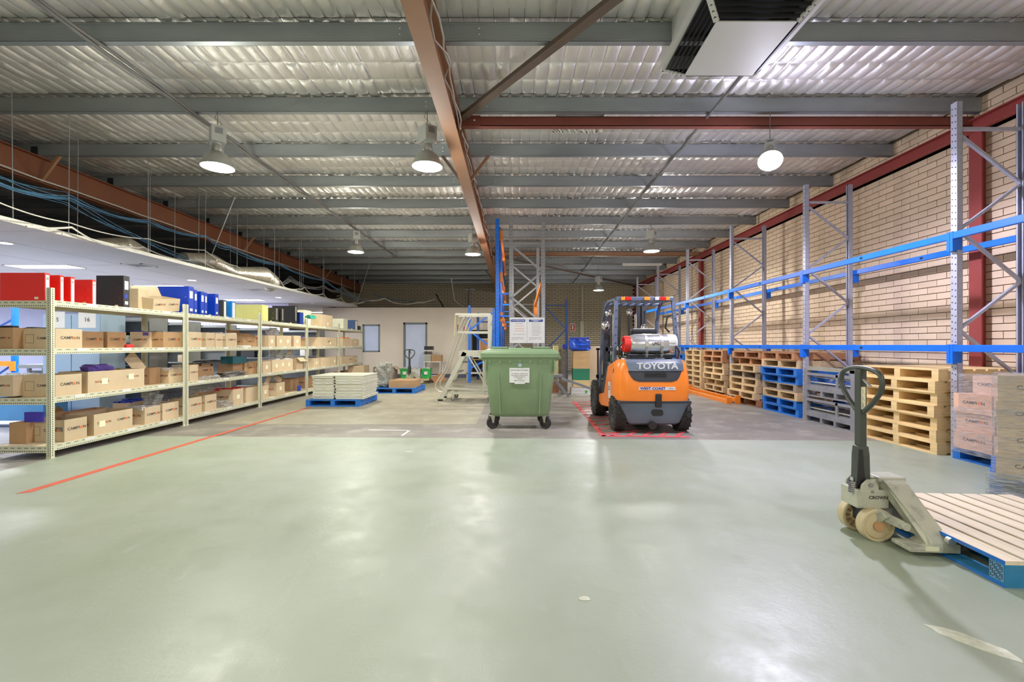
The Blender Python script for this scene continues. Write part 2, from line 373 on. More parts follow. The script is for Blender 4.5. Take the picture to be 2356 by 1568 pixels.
# ------------------------------------------------------------ ceiling foil blanket (cushions between the wires)
def foil():
    cx, cy = .158, 1.42/4
    x0, x1, y0, y1 = XL, XR, 4.695-1.42*1.5, YB
    nx = int((x1-x0)/cx); ny = int((y1-y0)/cy); a, b_ = 7, 8
    rng = np.random.default_rng(3)
    sx_ = np.array([0,.07,.2,.38,.62,.8,.93]); sy_ = np.array([0,.04,.12,.3,.5,.7,.88,.96])
    xs = np.concatenate([sx_+i for i in range(nx)]+[[nx]]); ys = np.concatenate([sy_+i for i in range(ny)]+[[ny]])
    # bring the samples close to the wires so the creases are sharp
    fx = xs-np.floor(xs); fy = ys-np.floor(ys)
    X, Y = np.meshgrid(xs, ys); FX, FY = np.meshgrid(fx, fy); IX = np.floor(X).astype(int).clip(0,nx-1); IY = np.floor(Y).astype(int).clip(0,ny-1)
    amp = rng.uniform(.45, 1.25, (ny, nx)); tilt = rng.uniform(-.5, .5, (ny, nx))
    low = rng.uniform(.5, 1.3, (ny//4+2, nx//6+2))
    A = amp[IY, IX]*low[IY//4, IX//6]
    bu = (1-np.abs(2*FX-1)**3); bv = (1-np.abs(2*FY-1)**5)
    dz = -.036*A*bu**.75*bv**.75*(1+tilt[IY, IX]*(FX-.5)); dz += rng.normal(0,.0035,dz.shape)*np.exp(-np.minimum(FY,1-FY)*9)*(bu>.02)
    dz += rng.normal(0, .0012, dz.shape)*(bu > .02)
    # sag towards mid span
    t = (Y*cy+y0-4.695)/1.42; dz += -.02*np.sin(np.pi*(t-np.floor(t)))
    PX = x0+X*cx; PY = y0+Y*cy; PZ = 4.70+dz
    V = np.stack([PX, PY, PZ], -1).reshape(-1, 3); W = len(xs); H = len(ys)
    idx = np.arange(W*H).reshape(H, W); Fq = np.stack([idx[:-1,:-1], idx[1:,:-1], idx[1:,1:], idx[:-1,1:]], -1).reshape(-1, 4)
    # torn opening in the blanket behind the second purlin
    cxq = V[Fq].mean(1); hole = (cxq[:,0] > .62) & (cxq[:,0] < 1.32) & (cxq[:,1] > 6.25) & (cxq[:,1] < 7.2)
    Fq = Fq[~hole]
    me = bpy.data.meshes.new('ceiling'); me.vertices.add(len(V)); me.vertices.foreach_set('co', V.ravel()); n = len(Fq)
    me.loops.add(n*4); me.loops.foreach_set('vertex_index', Fq.ravel()); me.polygons.add(n); me.polygons.foreach_set('loop_start', np.arange(n)*4); me.polygons.foreach_set('loop_total', np.full(n, 4))
    me.polygons.foreach_set('use_smooth', np.ones(n, bool)); me.update(); me.validate()
    m = bpy.data.materials.new('foil'); m.use_nodes = True; nt = m.node_tree; N = nt.nodes; L = nt.links; b = N['Principled BSDF']
    b.inputs['Base Color'].default_value = C(236,234,230); b.inputs['Metallic'].default_value = .72
    tc = N.new('ShaderNodeTexCoord')
    mp = N.new('ShaderNodeMapping'); mp.inputs['Scale'].default_value = (3, 1, 1); L.new(tc.outputs['Object'], mp.inputs[0])
    n1 = N.new('ShaderNodeTexNoise'); n1.inputs['Scale'].default_value = 9; n1.inputs['Detail'].default_value = 7; n1.inputs['Roughness'].default_value = .7; n1.inputs['Distortion'].default_value = .8; L.new(mp.outputs[0], n1.inputs['Vector'])
    n2 = N.new('ShaderNodeTexNoise'); n2.inputs['Scale'].default_value = 1.2; L.new(tc.outputs['Object'], n2.inputs['Vector'])
    rr = N.new('ShaderNodeMapRange'); rr.inputs[1].default_value = .35; rr.inputs[2].default_value = .65; rr.inputs[3].default_value = .36; rr.inputs[4].default_value = .52; L.new(n2.outputs['Fac'], rr.inputs[0]); L.new(rr.outputs[0], b.inputs['Roughness'])
    bp = N.new('ShaderNodeBump'); bp.inputs['Strength'].default_value = .55; bp.inputs['Distance'].default_value = .012; L.new(n1.outputs['Fac'], bp.inputs['Height']); L.new(bp.outputs[0], b.inputs['Normal'])
    me.materials.append(m)
    o = bpy.data.objects.new('ceiling', me); COL.objects.link(o); o['kind'] = 'structure'
    wz = MB()
    for i in range(nx+1): x = x0+i*cx; wz.box(x-.002, x+.002, y0, y1, 4.694, 4.6975)
    for j in range(ny+1): y = y0+j*cy; wz.box(x0, x1, y-.002, y+.002, 4.693, 4.6965)
    wz.build('wire_mesh', mat('wire', C(110,110,108), .5, .6), o, kind='stuff')
    MB().box(x0, x1+.3, YN, y1, 4.78, 4.82).build('roof_sheet', m_galv, o)
    MB().box(x0, x1, YN, y0, 4.70, 4.72).build('foil_sheet', m, o)
    return o, m
ceil, m_foil = foil()
tn = MB(); tn.box(.60,1.34,6.22,7.2,4.745,4.76)
tn.build('patch_sheet', mat('patch_grey', C(132,128,124), .6, 0, .06, 3), ceil)
te = MB()
for k in range(34):
    x = .6+.75*k/34; te.bar((x,7.13+R.uniform(-.03,.02),4.70),(x+R.uniform(.02,.06),7.17,4.70-R.uniform(.01,.05)),.03,.004)
for k in range(22):
    te.bar((1.33+R.uniform(-.02,.03),6.3+k*.04,4.70),(1.36+R.uniform(0,.06),6.34+k*.04,4.70-R.uniform(.01,.07)),.03,.004)
te.build('torn_foil', m_foil, ceil, kind='stuff')

# purlins: C sections, each its own member, with joint holes and cleats
npur = 14
def purlin_mb():
    m = MB(); L0, L1 = XL, XR-.1
    m.box(L0, L1, 0, .004, 4.45, 4.65); m.box(L0, L1, 0, .07, 4.45, 4.4535); m.box(L0, L1, 0, .07, 4.6465, 4.65)
    m.box(L0, L1, .066, .07, 4.45, 4.468); m.box(L0, L1, .066, .07, 4.632, 4.65); m.box(L0,L1,-.002,0,4.625,4.628); m.box(L0,L1,-.002,0,4.475,4.478)
    return m
pme = purlin_mb().mesh('purlin', m_purlin)
bh = MB()
for x in (-8.55,-8.5,-7.3,-7.25,-1.17,-.35,5.9):
    for z in (4.52,4.58): bh.cyl((x,-.006,z),(x,.0,z),.009,10)
bhm = bh.mesh('bolt', m_chrome)
ordn = ['first','second','third','fourth','fifth','sixth','seventh','eighth','ninth','tenth','eleventh','twelfth','thirteenth','fourteenth','fifteenth','sixteenth','seventeenth','eighteenth','nineteenth','twentieth','twenty first']
for k in range(-3, npur):
    y = 4.695+1.42*k
    lab = 'galvanised roof purlin spanning the width, %s one counted from the nearest seen' % ordn[k] if k >= 0 else 'galvanised roof purlin overhead behind the camera, %s back from it' % ordn[-k-1]
    o = tag(place(pme, 'roof_purlin', None, (0, y, 0)), lab.replace('nearest','front'), 'purlin', 'roof purlins')
    if 0 <= k < 9: place(bhm, 'bolt', o)
# rafters (I beams)
def ibeam(x, y0, y1, m, lab):
    b = MB(); b.box(x-.09,x+.09,y0,y1,4.01,4.024); b.box(x-.09,x+.09,y0,y1,4.436,4.45); b.box(x-.005,x+.005,y0,y1,4.02,4.44)
    o = tag(b.build('rafter_beam', m), lab, 'beam')
    s = MB()
    for y in (6.3,6.5,15.2,15.4): s.box(x-.085,x+.085,y-.005,y+.005,4.024,4.436)
    s.build('web_stiffener', m, o)
    c = MB()
    for k in range(npur): 
        y = 4.695+1.42*k; c.box(x-.05,x+.05,y-.012,y-.004,4.45,4.60); c.box(x+.05,x+.06,y-.012,y+.06,4.45,4.6)
    c.build('cleat', m_black, o, kind='stuff')
    return o
ibeam(-.795, 1.0, YB, m_oxide, 'long brown steel rafter running overhead to the blue and grey racks')
ibeam(-7.93, -2.0, YB, mat('oxide_brown_two', C(132,80,52), .6, 0, .08, 2), 'long brown steel rafter above the white office ceiling')
for i, y in enumerate((6.22, 15.25)):
    b = MB(); b.box(-.79, XR-.1, y, y+.09, 4.31, 4.318); b.box(-.79,XR-.1,y,y+.006,4.31,4.44); b.box(-.79,XR-.1,y,y+.09,4.432,4.44)
    b.box(-.79,-.45,y-.012,y,4.30,4.45)
    o = tag(b.build('strut_beam', mat('strut_red', C(128,66,54), .6, 0, .08, 2) if i == 0 else m_oxide), ['red brown strut beam crossing under the second purlin to the wall column','brown strut beam crossing the roof beyond the far lamps'][i], 'beam')
    q = MB()
    for x in (-.6,-.53): q.cyl((x,y-.02,4.38),(x,y-.012,4.38),.012,10)
    q.build('bolt', m_chrome, o)
def brace(p, q, a, b_, lab, m=m_brace):
    o = MB().bar(p, q, a, b_).build('roof_brace', m); return tag(o, lab, 'brace')
brace((-.72,6.2,4.40),(3.4,.75,4.40),.10,.05,'dark brown diagonal brace rising from the centre rafter towards the duct')
brace((-.7,15.2,4.34),(6.25,23.4,4.36),.10,.05,'long dark diagonal brace running into the far brick corner')
for j, bx in enumerate((-.795,-7.93)):
    for i, y in enumerate((7.53,13.21,18.89)):
        for s in (-1, 1):
            if j and s < 0: continue
            brace((bx+s*.06,y+.04,4.03),(bx+s*.45,y+.04,4.55),.045,.045,'short %s fly brace under the %s rafter, %s pair along' % ('dark' if s < 0 else 'brown', ('centre','office side')[j], ordn[i]) , m_brace if s<0 else m_oxide)

# conduits and cables on the purlins
def poly(pts, n=8):
    out = []
    for i in range(len(pts)-1):
        for k in range(n): out.append(Vector(pts[i]).lerp(Vector(pts[i+1]), k/n))
    return out+[Vector(pts[-1])]
def wavy(pts, amp=.01, n=8): return [p+Vector((R.uniform(-amp,amp),0,R.uniform(-amp,amp))) for p in poly(pts, n)]
m_cabw = mat('cable_white', C(205,202,194), .6, 0, .05); m_cabb = mat('cable_blue', C(70,116,150), .6, 0, .15, 12); m_cabg = mat('cable_grey', C(120,120,120), .6)
def cable(pts, r, m, lab, strands=1, amp=.012, n=8, cat='cable'):
    b = MB()
    for s in range(strands):
        off = Vector((R.uniform(-.03,.03), R.uniform(-.03,.03), R.uniform(-.03,.03))) if s else Vector((0,0,0))
        b.tube([p+off+Vector((R.uniform(-amp,amp)*(s>0),0,R.uniform(-amp,amp)*(s>0))) for p in wavy(pts, amp, n)], r, 5)
    return tag(b.build('cable' if strands == 1 else 'cable_bundle', m, smooth=True), lab, cat)
cable([(2.64,4.8,4.42),(2.66,9,4.42),(2.8,15,4.42),(3.0,23,4.42)], .018, m_cabg, 'grey conduit clipped under the purlins behind the white duct outlet', 2, .015, 16)
cable([(-4.27,3.2,4.43),(-4.27,9,4.43),(-4.2,12,4.43),(-4.1,16,4.43)], .02, m_cabg, 'grey conduit under the purlins over the cream shelving', 2, .012, 14)
cable([(-.69,3.2,4.30),(-.70,6,4.28),(-.69,9,4.27),(-.69,14,4.3),(-.69,20,4.3)], .010, m_cabw, 'white cable strung along the centre rafter web', 2, .03, 12)
cable([(-7.80,2,4.06),(-7.8,6,4.05),(-7.81,12,4.05),(-7.82,22,4.05)], .014, m_cabw, 'white cable lying along the bottom flange of the office side rafter', 1, .008, 12)

# ------------------------------------------------------------ high bay lamps
m_lampbody = mat('lamp_housing', C(196,200,196), .45, .1, .03); m_shade = mat('lamp_shade', C(176,178,172), .35, .5, .03)
m_glow = emis('lamp_glow', (1, 1, .97), 14); m_glowc = emis('lamp_glow_cool', (.93, .92, 1), 40); m_neck = mat('lamp_neck', C(226,228,224), .3, .2, .02)
lampn = {0:'high bay lamp nearest the office rafter, first row', 1:'high bay lamp beside the centre rafter, first row', 2:'brightest bluish lamp hanging under the red strut beam',
  3:'high bay lamp over the shelving, second row', 4:'pinkish high bay lamp close against the centre rafter, second row', 5:'high bay lamp above the orange forklift, second row', 6:'small far high bay lamp before the back brick wall',
  7:'unseen high bay lamp above the cream shelving, row over the camera', 8:'unseen high bay lamp beside centre rafter, row over the camera', 9:'unseen high bay lamp on the rack side, row over the camera',
  10:'unseen high bay lamp near the near wall, shelving side', 11:'unseen high bay lamp near the near wall, rack side'}
for i, (x, y, z, c, r, fx, pf) in enumerate(LAMPS):
    t = thing('high_bay_lamp', 'grey '+lampn[i].replace('nearest','next to'), 'lamp', (x, y, z), R.uniform(.5,.9) if fx == 1 else .6, 'high bay lamps')
    if fx == 2: t.rotation_euler = (math.radians(-38), 0, math.radians(-28))
    s = r/.20
    pr = [(r, 0), (r*.99, .012), (r*.90, .07), (r*.76, .13), (r*.52, .185), (r*.32, .205), (.07*s, .215), (.065*s, .30), (.0, .30)]
    MB().lathe(pr, n=32).build('shade', m_shade, t, smooth=True)
    MB().lathe([(r*.955, .012), (r*.955, .008), (0.0, .004)], n=32).build('lens', m_glowc if fx == 2 else m_glow, t)
    MB().cyl((0,0,.215*1),(0,0,.335),.055*s,12,.05*s).build('neck', m_neck, t, smooth=True)
    MB().box(-.085*s,.085*s,-.11*s,.11*s,.32 if fx == 1 else .30,.53 if fx == 1 else .40).build('ballast_box', m_lampbody, t, bevel=.006)
    MB().box(-.045*s,.045*s,-.1115*s,-.11*s,.42 if fx == 1 else .33,.50 if fx == 1 else .38).build('rating_plate', m_grey, t)
    hh = MB(); top = Vector((0,0,4.46-z))
    if fx == 2: top = t.rotation_euler.to_matrix().inverted() @ Vector((0,0,4.45-z))
    hh.cyl((0,0,.53 if fx == 1 else .40),top,.005,6)
    if fx == 1: hh.tube([(0,0,.53),(.05,0,.60),(-.03,.02,.66),(.0,.04,4.46-z)],.004,5)
    hh.build('hanging_chain', m_cabg, t)
# ------------------------------------------------------------ pallet racking along the right wall
RX, RD, PITCH, Y1 = 5.19, .84, 2.76, 5.32
m_rack = mat('rack_post', C(182,184,200), .45, .25, .08, 6)
def frame_parts(t, H=4.17, dep=RD, face=-1, m=m_rack, holes=True, zig=None, w=.08, holemat=m_dark):
    for k, x in enumerate((0, dep)):
        p = MB(); s = 1 if k == 0 else -1
        p.box(x-.002*0, x+.003, 0, w, 0, H) if k == 0 else p.box(x, x-.003, 0, w, 0, H)
        xx = x+s*.065
        p.box(min(x,xx), max(x,xx), 0, .003, 0, H); p.box(min(x,xx), max(x,xx), w-.003, w, 0, H)
        p.box(min(xx,xx-s*.003), max(xx,xx-s*.003), 0, .018, 0, H); p.box(min(xx,xx-s*.003), max(xx,xx-s*.003), w-.018, w, 0, H)
        p.box(x-.02*0-(.0 if k==0 else .08), x+(.08 if k==0 else .0), -.01, w+.01, 0, .006)
        po = p.build('post', m, t)
        if holes:
            h = MB(); z = .06
            while z < H-.03:
                xs = x-.0012 if k == 0 else x+.0012
                for yy in (.02, .06):
                    h.lathe([(0,0),(.0085,0)], (xs, yy, z+(.012 if yy>.03 else 0)), 'x', 6)
                h.lathe([(0,0),(.004,0)], (x+s*.033, -.0012, z), 'y', 5)
                z += .076
            h.build('slot_holes', holemat, po, kind='stuff')
    zz = zig or [3.80, 3.22, 2.67, 2.07, 1.50, .92, .35]
    pts = [(.05 if i % 2 == 0 else dep-.05, z) for i, z in enumerate(zz)]
    for (a, b_) in zip(pts, pts[1:]):
        MB().bar((a[0], w/2, a[1]), (b_[0], w/2, b_[1]), .035, .03).build('brace', m, t)
    for z in (zz[0]+.06, .2): MB().box(.03, dep-.03, w/2-.018, w/2+.018, z-.018, z+.018).build('tie_bar', m, t)
    return t
names = ['','first','second','third','fourth','fifth','sixth']
fr = thing('rack_upright', 'perforated grey rack frame out of the near end', 'rack frame', (RX, Y1-PITCH, 0))
frame_parts(fr)
fr['label'] = 'tall perforated grey rack frame next to the camera against the brick wall'
for k in range(6):
    copy_thing(fr, 'tall perforated grey rack frame by the brick wall, %s one from the shrink wrapped cartons' % names[k+1], (RX, Y1+k*PITCH, 0))
def beam_parts(t, L, m, md, h=.08, dark=False, slots=True):
    MB().box(-.05, 0, .04, L+.04, -h, 0).build('beam_bar', m, t, bevel=.004, seg=1)
    for y in (0, L): 
        c = MB(); c.box(-.052, -.0, y+.002+(.04 if y==0 else 0), y+.04+(.04 if y==0 else 0)-.002, -.22, .005)
        if y == 0: c.box(-.045, .055, .004, -.002, -.21, 0)
        c.build('connector', m if not dark else md, t)
    if slots: MB().box(-.0515,-.0505, L*.5, L*.5+.05, -.055, -.025).build('beam_slot', m_dark, t)
    return t
bt = thing('rack_beam', 'x', 'beam', (RX, Y1-PITCH, 2.64), group='blue rack beams'); beam_parts(bt, PITCH, m_blue, m_blue)
bt2 = None
bayn = ['the bay beside the camera','the bay of pine pallets and grey stillages','the bay of blue pallets','the bay of tall pale pallet stacks','the bay behind the forklift','the far bay']
first = True
for k in range(6):
    for (z, ln) in ((2.64,'upper'),(1.32,'lower')):
        for (x, fn) in ((RX,'front'),(RX+RD+.05,'rear')):
            lab = 'blue %s %s beam of %s' % (ln, fn+'side' if 0 else fn, bayn[k])
            if first: bt['label'] = lab; bt.location = (x, Y1+(k-1)*PITCH, z); first = False
            else: copy_thing(bt, lab, (x, Y1+(k-1)*PITCH, z))
# ------------------------------------------------------------ pallets (bearers along x, slats along y)
PW, PH = 1.165, .147
_pm = {}
def pallet(name, label, loc, m, mtop=None, rz=0, group=None, block=None, tidy=0, cat='pallet', H=PH, W=PW, gapn=8, marks=None):
    t = thing(name, label, cat, loc, rz, group); key = (m.name, H, W)
    mtop = mtop or m
    def mesh(tagn, mm, f):
        k = (tagn, mm.name, H, W)
        if k not in _pm: b = MB(); f(b); _pm[k] = b.mesh(tagn, mm)
        return _pm[k]
    bw = .09
    for y in (0, (W-bw)/2, W-bw): place(mesh('bearer', m, lambda b: b.box(0, W, 0, bw, .022, H-.022)), 'bearer', t, (0, y, 0))
    n = gapn; sw = W/(n+ (n-1)*.25); 
    for i in range(n):
        mm = m if (i in (0,n-1) and block) else mtop
        place(mesh('slat', mm, lambda b: b.box(0, sw, 0, W, 0, .022)), 'slat', t, (i*sw*1.25, R.uniform(-.004,.004)*tidy, H-.022))
    for x in (0, W/2-sw/2, W-sw, sw*1.25+.08): place(mesh('slat', m, lambda b: b.box(0, sw, 0, W, 0, .022)), 'slat', t, (x, 0, 0))
    return t
# stack 1: pine pallets
PX = 5.08
lv = ['lowest','second up','third up','fourth up','fifth up','sixth up','seventh up','topmost']
for i in range(7):
    pallet('pallet', 'new pine pallet in the stack behind the pallet truck handle, %s' % (lv[i] if i < 6 else 'topmost'), (PX+R.uniform(-.02,.02), 5.46+R.uniform(-.02,.02), i*PH), m_pine, rz=R.uniform(-.01,.01), group='pine pallet stack')
# stack of pine behind, against wall beyond first post (right of post at (2290,855))
for i in range(6):
    pallet('pallet', 'pine pallet stacked behind the wrapped pink cartons, %s' % (lv[i] if i < 5 else 'topmost'), (5.9-.63+.02, 2.9 + .0, i*PH) if 0 else (6.27-PW+.01, 4.2-.1, i*PH), m_pine, group='pine pallets behind the wrapped cartons') if 0 else None
# grey stillages
def stillage(loc, lab):
    t = thing('stillage', lab, 'stillage', loc, 0, 'grey steel stillages'); L = 1.2; W = 1.1
    for y in (0, L-.09):
        for x in (0, W-.07): MB().box(x, x+.07, y, y+.09, 0, .44).build('post', m_grey, t)
    b = MB(); b.box(.0, W, .09, L-.09, .10, .19); b.box(0, .04, .09, L-.09, .0, .02); b.box(W-.04, W, .09, L-.09, 0, .02); b.build('base_frame', m_grey, t)
    for y in (.40, .72): MB().box(0, W, y, y+.05, .02, .10).build('foot', m_grey, t)
    MB().box(0, .02, L*.3, L*.3+.05, .19, .40).build('bracket', m_grey, t)
    MB().box(0, .045, .09, L-.09, .36, .40).build('side_rail', m_grey, t)
    wr_ = MB()
    for k in range(12): wr_.box(.03, W-.03, .12+k*.085, .125+k*.085, .195, .20)
    for k in range(12): wr_.box(.03+k*.09, .034+k*.09, .1, L-.1, .20, .205)
    wr_.build('mesh_deck', m_alu, t)
    rb = MB(); rb.cyl((.06,.1,.24),(.06,L-.1,.24),.014,8); rb.cyl((.1,.1,.33),(.1,L-.1,.33),.014,8); rb.build('rod', m_alu, t)
    return t
stillage((5.10, 6.80, 0), 'grey steel stillage on the floor between pine pallets and second rack frame')
stillage((5.12, 6.82, .44), 'grey steel stillage stacked on top of another beside the pine pallets')
bc = MB(); 
for k in range(3): bc.box(5.25+k*.01, 5.95, 7.05+k*.02, 7.75, .62+k*.025, .64+k*.025)
tag(bc.build('folded_crate', m_blue, bevel=.004), 'blue folded crates lying flat inside the upper stillage', 'crate')
fl = MB(); fl.box(5.13, 5.17, 6.9, 7.95, .885, .95); fl.box(5.3, 5.33, 6.95, 7.9, .885, .93); fl.box(5.13,6.1,6.9,6.94,.885,.93)
tag(fl.build('metal_grid', m_alu), 'loose metal frame lying on top of the grey stillages', 'frame')
# bay of blue pallets
seq = [m_palblue, m_palblue, m_pinep, m_grey, m_palblue, m_palblue]
cn = ['blue','blue','natural wood','grey brown','blue','blue']
m_grb = mat('grey_wood', C(156,140,120), .75, 0, .14, 9)
for i in range(6):
    m = [m_palblue, m_palblue, m_pinep, m_grb, m_palblue, m_palblue][i]
    pallet('pallet', '%s pallet, %s of the six beside the second rack frame' % (cn[i], lv[i] if i < 5 else 'top'), (5.14+R.uniform(-.03,.03), 8.26+R.uniform(-.03,.03), i*PH), m, rz=R.uniform(-.02,.02))
pallet('pallet', 'brown wood pallet bridging the blue pallets, lower of two', (5.22, 8.30, 6*PH), m_pinep, rz=.05)
pallet('pallet', 'brown wood pallet lying topmost over the blue pallets', (5.16, 8.36, 7*PH), m_woodbr, rz=-.03)
for i in range(6):
    pallet('pallet', 'worn pale pallet, %s of the short stack before the blue ones' % (lv[i] if i < 5 else 'top'), (5.13+R.uniform(-.04,.04), 9.60+R.uniform(-.05,.03), i*PH), [m_woodbr,m_pinep,m_pinep,m_pinep,m_grb,m_pinep][i], rz=R.uniform(-.04,.04))
for i in range(2):
    pallet('pallet', 'brown pallet laid back over the short pale stack, %s' % ('lower','upper')[i], (5.20, 9.45+i*.12, 6*PH+.0+i*PH), m_woodbr, rz=-.05+i*.08)
for i in range(8):
    pallet('pallet', 'pale pallet, %s of the tall stack beside the third rack frame' % (lv[i] if i < 7 else 'top'), (5.15+R.uniform(-.05,.05), 11.12+R.uniform(-.04,.04), i*PH), m_pinep if i not in (0,6,7) else m_woodbr, rz=R.uniform(-.03,.03))
for i in range(8):
    pallet('pallet', 'greenish pale pallet, %s of the tall stack behind the orange beams' % (lv[i] if i < 7 else 'top'), (5.12, 12.42, i*PH), m_pinep, rz=R.uniform(-.01,.01))
for i in range(7):
    pallet('pallet', 'blue pallet, %s of the stack seen past the forklift' % (lv[i] if i < 6 else 'top'), (5.2, 13.9, i*PH), m_palblue, rz=R.uniform(-.02,.02))
# orange beams on the floor
for (x, y0, L, z, lab) in ((5.02,10.15,2.75,0,'orange rack beam lying on the floor touching the pale pallets'),(4.84,10.18,2.9,0,'orange rack beam lying on the floor, outer of the two')):
    t = thing('rack_beam', lab, 'beam', (x, y0, z))
    MB().box(-.03, .02, .05, L-.05, .04 if x > 5 else 0, .13 if x > 5 else .09).build('beam_bar', m_orange, t, bevel=.004, seg=1)
    MB().box(-.06, .05, .0, .05, 0, .19 if x > 5 else .14).build('connector', m_orange, t, bevel=.003, seg=1); MB().box(-.06, .05, L-.05, L, 0, .19 if x > 5 else .14).build('connector', m_orange, t, bevel=.003, seg=1)

# ------------------------------------------------------------ cartons
def logo_mesh(size, key='logo'):
    k = ('logo', size)
    if k in _tx: return _tx[k]
    a = text_mesh('CAMPI', size, m_ink, .004, 1.12, 'RIGHT'); b_ = text_mesh('N', size, m_ink, .004, 1.12, 'LEFT')
    me = bpy.data.meshes.new('print'); V = []; Fs = []; mi = []
    r = size*.36
    for src, dx in ((a, size*.62-r*1.15), (b_, size*.62+r*1.25)):
        k0 = len(V); V += [(v.co.x+dx, v.co.y, 0) for v in src.vertices]
        for p in src.polygons: Fs.append(tuple(i+k0 for i in p.vertices)); mi.append(0)
    k0 = len(V); n = 16; V += [(size*.62+r*math.cos(2*math.pi*i/n), r*math.sin(2*math.pi*i/n), 0) for i in range(n)]; Fs.append(tuple(range(k0, k0+n))); mi.append(1)
    me.from_pydata(V, [], Fs); me.materials.append(m_ink); me.materials.append(m_inko); me.polygons.foreach_set('material_index', mi)
    xs = [v[0] for v in V]; c = (min(xs)+max(xs))/2
    for v in me.vertices: v.co.x -= c
    wd = max(xs)-min(xs)
    for v in me.vertices: v.co.x /= wd; v.co.y /= wd
    _tx[k] = me; return me
LOGO = logo_mesh(.2)
_sq = MB()
for (a, b_, c, d) in ((-.5,.5,-.5,-.47),(-.5,.5,.47,.5),(-.5,-.47,-.5,.5),(.47,.5,-.5,.5)): _sq.add([(a,c,0),(b_,c,0),(b_,d,0),(a,d,0)], [(0,1,2,3)])
SQ = _sq.mesh('print', m_ink)
_cbm = {}
def carton(label, x1, y0, z, dx, dy, h, m=None, open_=True, flaps='', logo='XY', stickers=(), square=True, rz=0, fill=None, name='cardboard_box', group=None, aisle='+X', plastic=False):
    """box with its aisle face at x1 (facing +X) and its near face at y0; x depth dx, y width dy"""
    m = m or m_card
    t = thing(name, label, 'box', (x1-dx/2, y0+dy/2, z), rz, group)
    a, b_, w = dx/2, dy/2, .004
    body = MB()
    if open_:
        body.box(-a,a,-b_,-b_+w,0,h); body.box(-a,a,b_-w,b_,0,h); body.box(-a,-a+w,-b_+w,b_-w,0,h); body.box(a-w,a,-b_+w,b_-w,0,h); body.box(-a+w,a-w,-b_+w,b_-w,0,.004)
    else: body.box(-a,a,-b_,b_,0,h)
    body.build('body', m, t)
    if not open_: MB().box(-a+.01,a-.01,-.02,.02,h,h+.0008).build('tape', m_pinep, t)
    for f in flaps:
        g = MB()
        if f == 'n': g.bar((0,-b_,h),(0,-b_-dy*.30,h+dx*.28),dx*.96,.004,(1,0,0)); 
        if f == 'f': g.bar((0,b_,h),(0,b_+dy*.16,h+dx*.36),dx*.96,.004,(1,0,0))
        if f == 'a': g.bar((a,0,h),(a+.10,0,h-.10),.004,dy*.96,(0,1,0))
        if f == 'b': g.bar((-a,0,h),(-a-.08,0,h+.14),.004,dy*.96,(0,1,0))
        if f == 'i': g.bar((a,0,h),(a-.13,0,h+.07),.004,dy*.96,(0,1,0))
        g.build('flap', m_card if m is not m_cardd else m_cardd, t)
    if open_ and fill is not None:
        fm = MB(); hh = h*fill[1]
        n = 5
        for i in range(n):
            for j in range(2): fm.cb(-a*.5+j*a, -b_*.8+i*b_*.4, hh-.02+R.uniform(-.02,.02), a*.85, b_*.36, .05, Matrix.Rotation(R.uniform(-.1,.1),4,'Z'))
        fm.build('contents', fill[0], t, kind='stuff')
    if 'X' in logo:
        s = min(.24, dy*.82); o = decal(LOGO, 'print', t, (a+.0012, dy*.04, h*.55), '+X'); o.scale = (s, s, s)
    if 'D' in logo:
        for yy in (-.25, .25): s = min(.2, dy*.42); o = decal(LOGO, 'print', t, (a+.0012, dy*yy, h*.55), '+X'); o.scale = (s, s, s)
    if 'U' in logo:
        s = min(.2, dy*.42); o = decal(LOGO, 'print', t, (a+.0012, -dy*.27, h*.5), '+X', True); o.scale = (s, s, s)
        o = decal(LOGO, 'print', t, (a+.0012, dy*.27, h*.62), '+X'); o.scale = (s, s, s)
    if 'Y' in logo:
        s = min(.24, dx*.5); o = decal(LOGO, 'print', t, (a*.42, -b_-.0012, h*.52), '-Y'); o.scale = (s, s, s)
        if square: o = decal(SQ, 'print', t, (-a*.52, -b_-.0012, h*.5), '-Y'); o.scale = (h*.42,)*3
    if 'B' in logo:
        s = min(.24, dx*.7); o = decal(LOGO, 'print', t, (0, -b_-.0012, h*.52), '-Y'); o.scale = (s, s, s)
    for (yy, zz) in stickers:
        MB().box(0,.0015,-.045,.045,-.04,.04).build('sticker', m_label, t, loc=(a+.0015, yy*dy, h*zz))
    return t

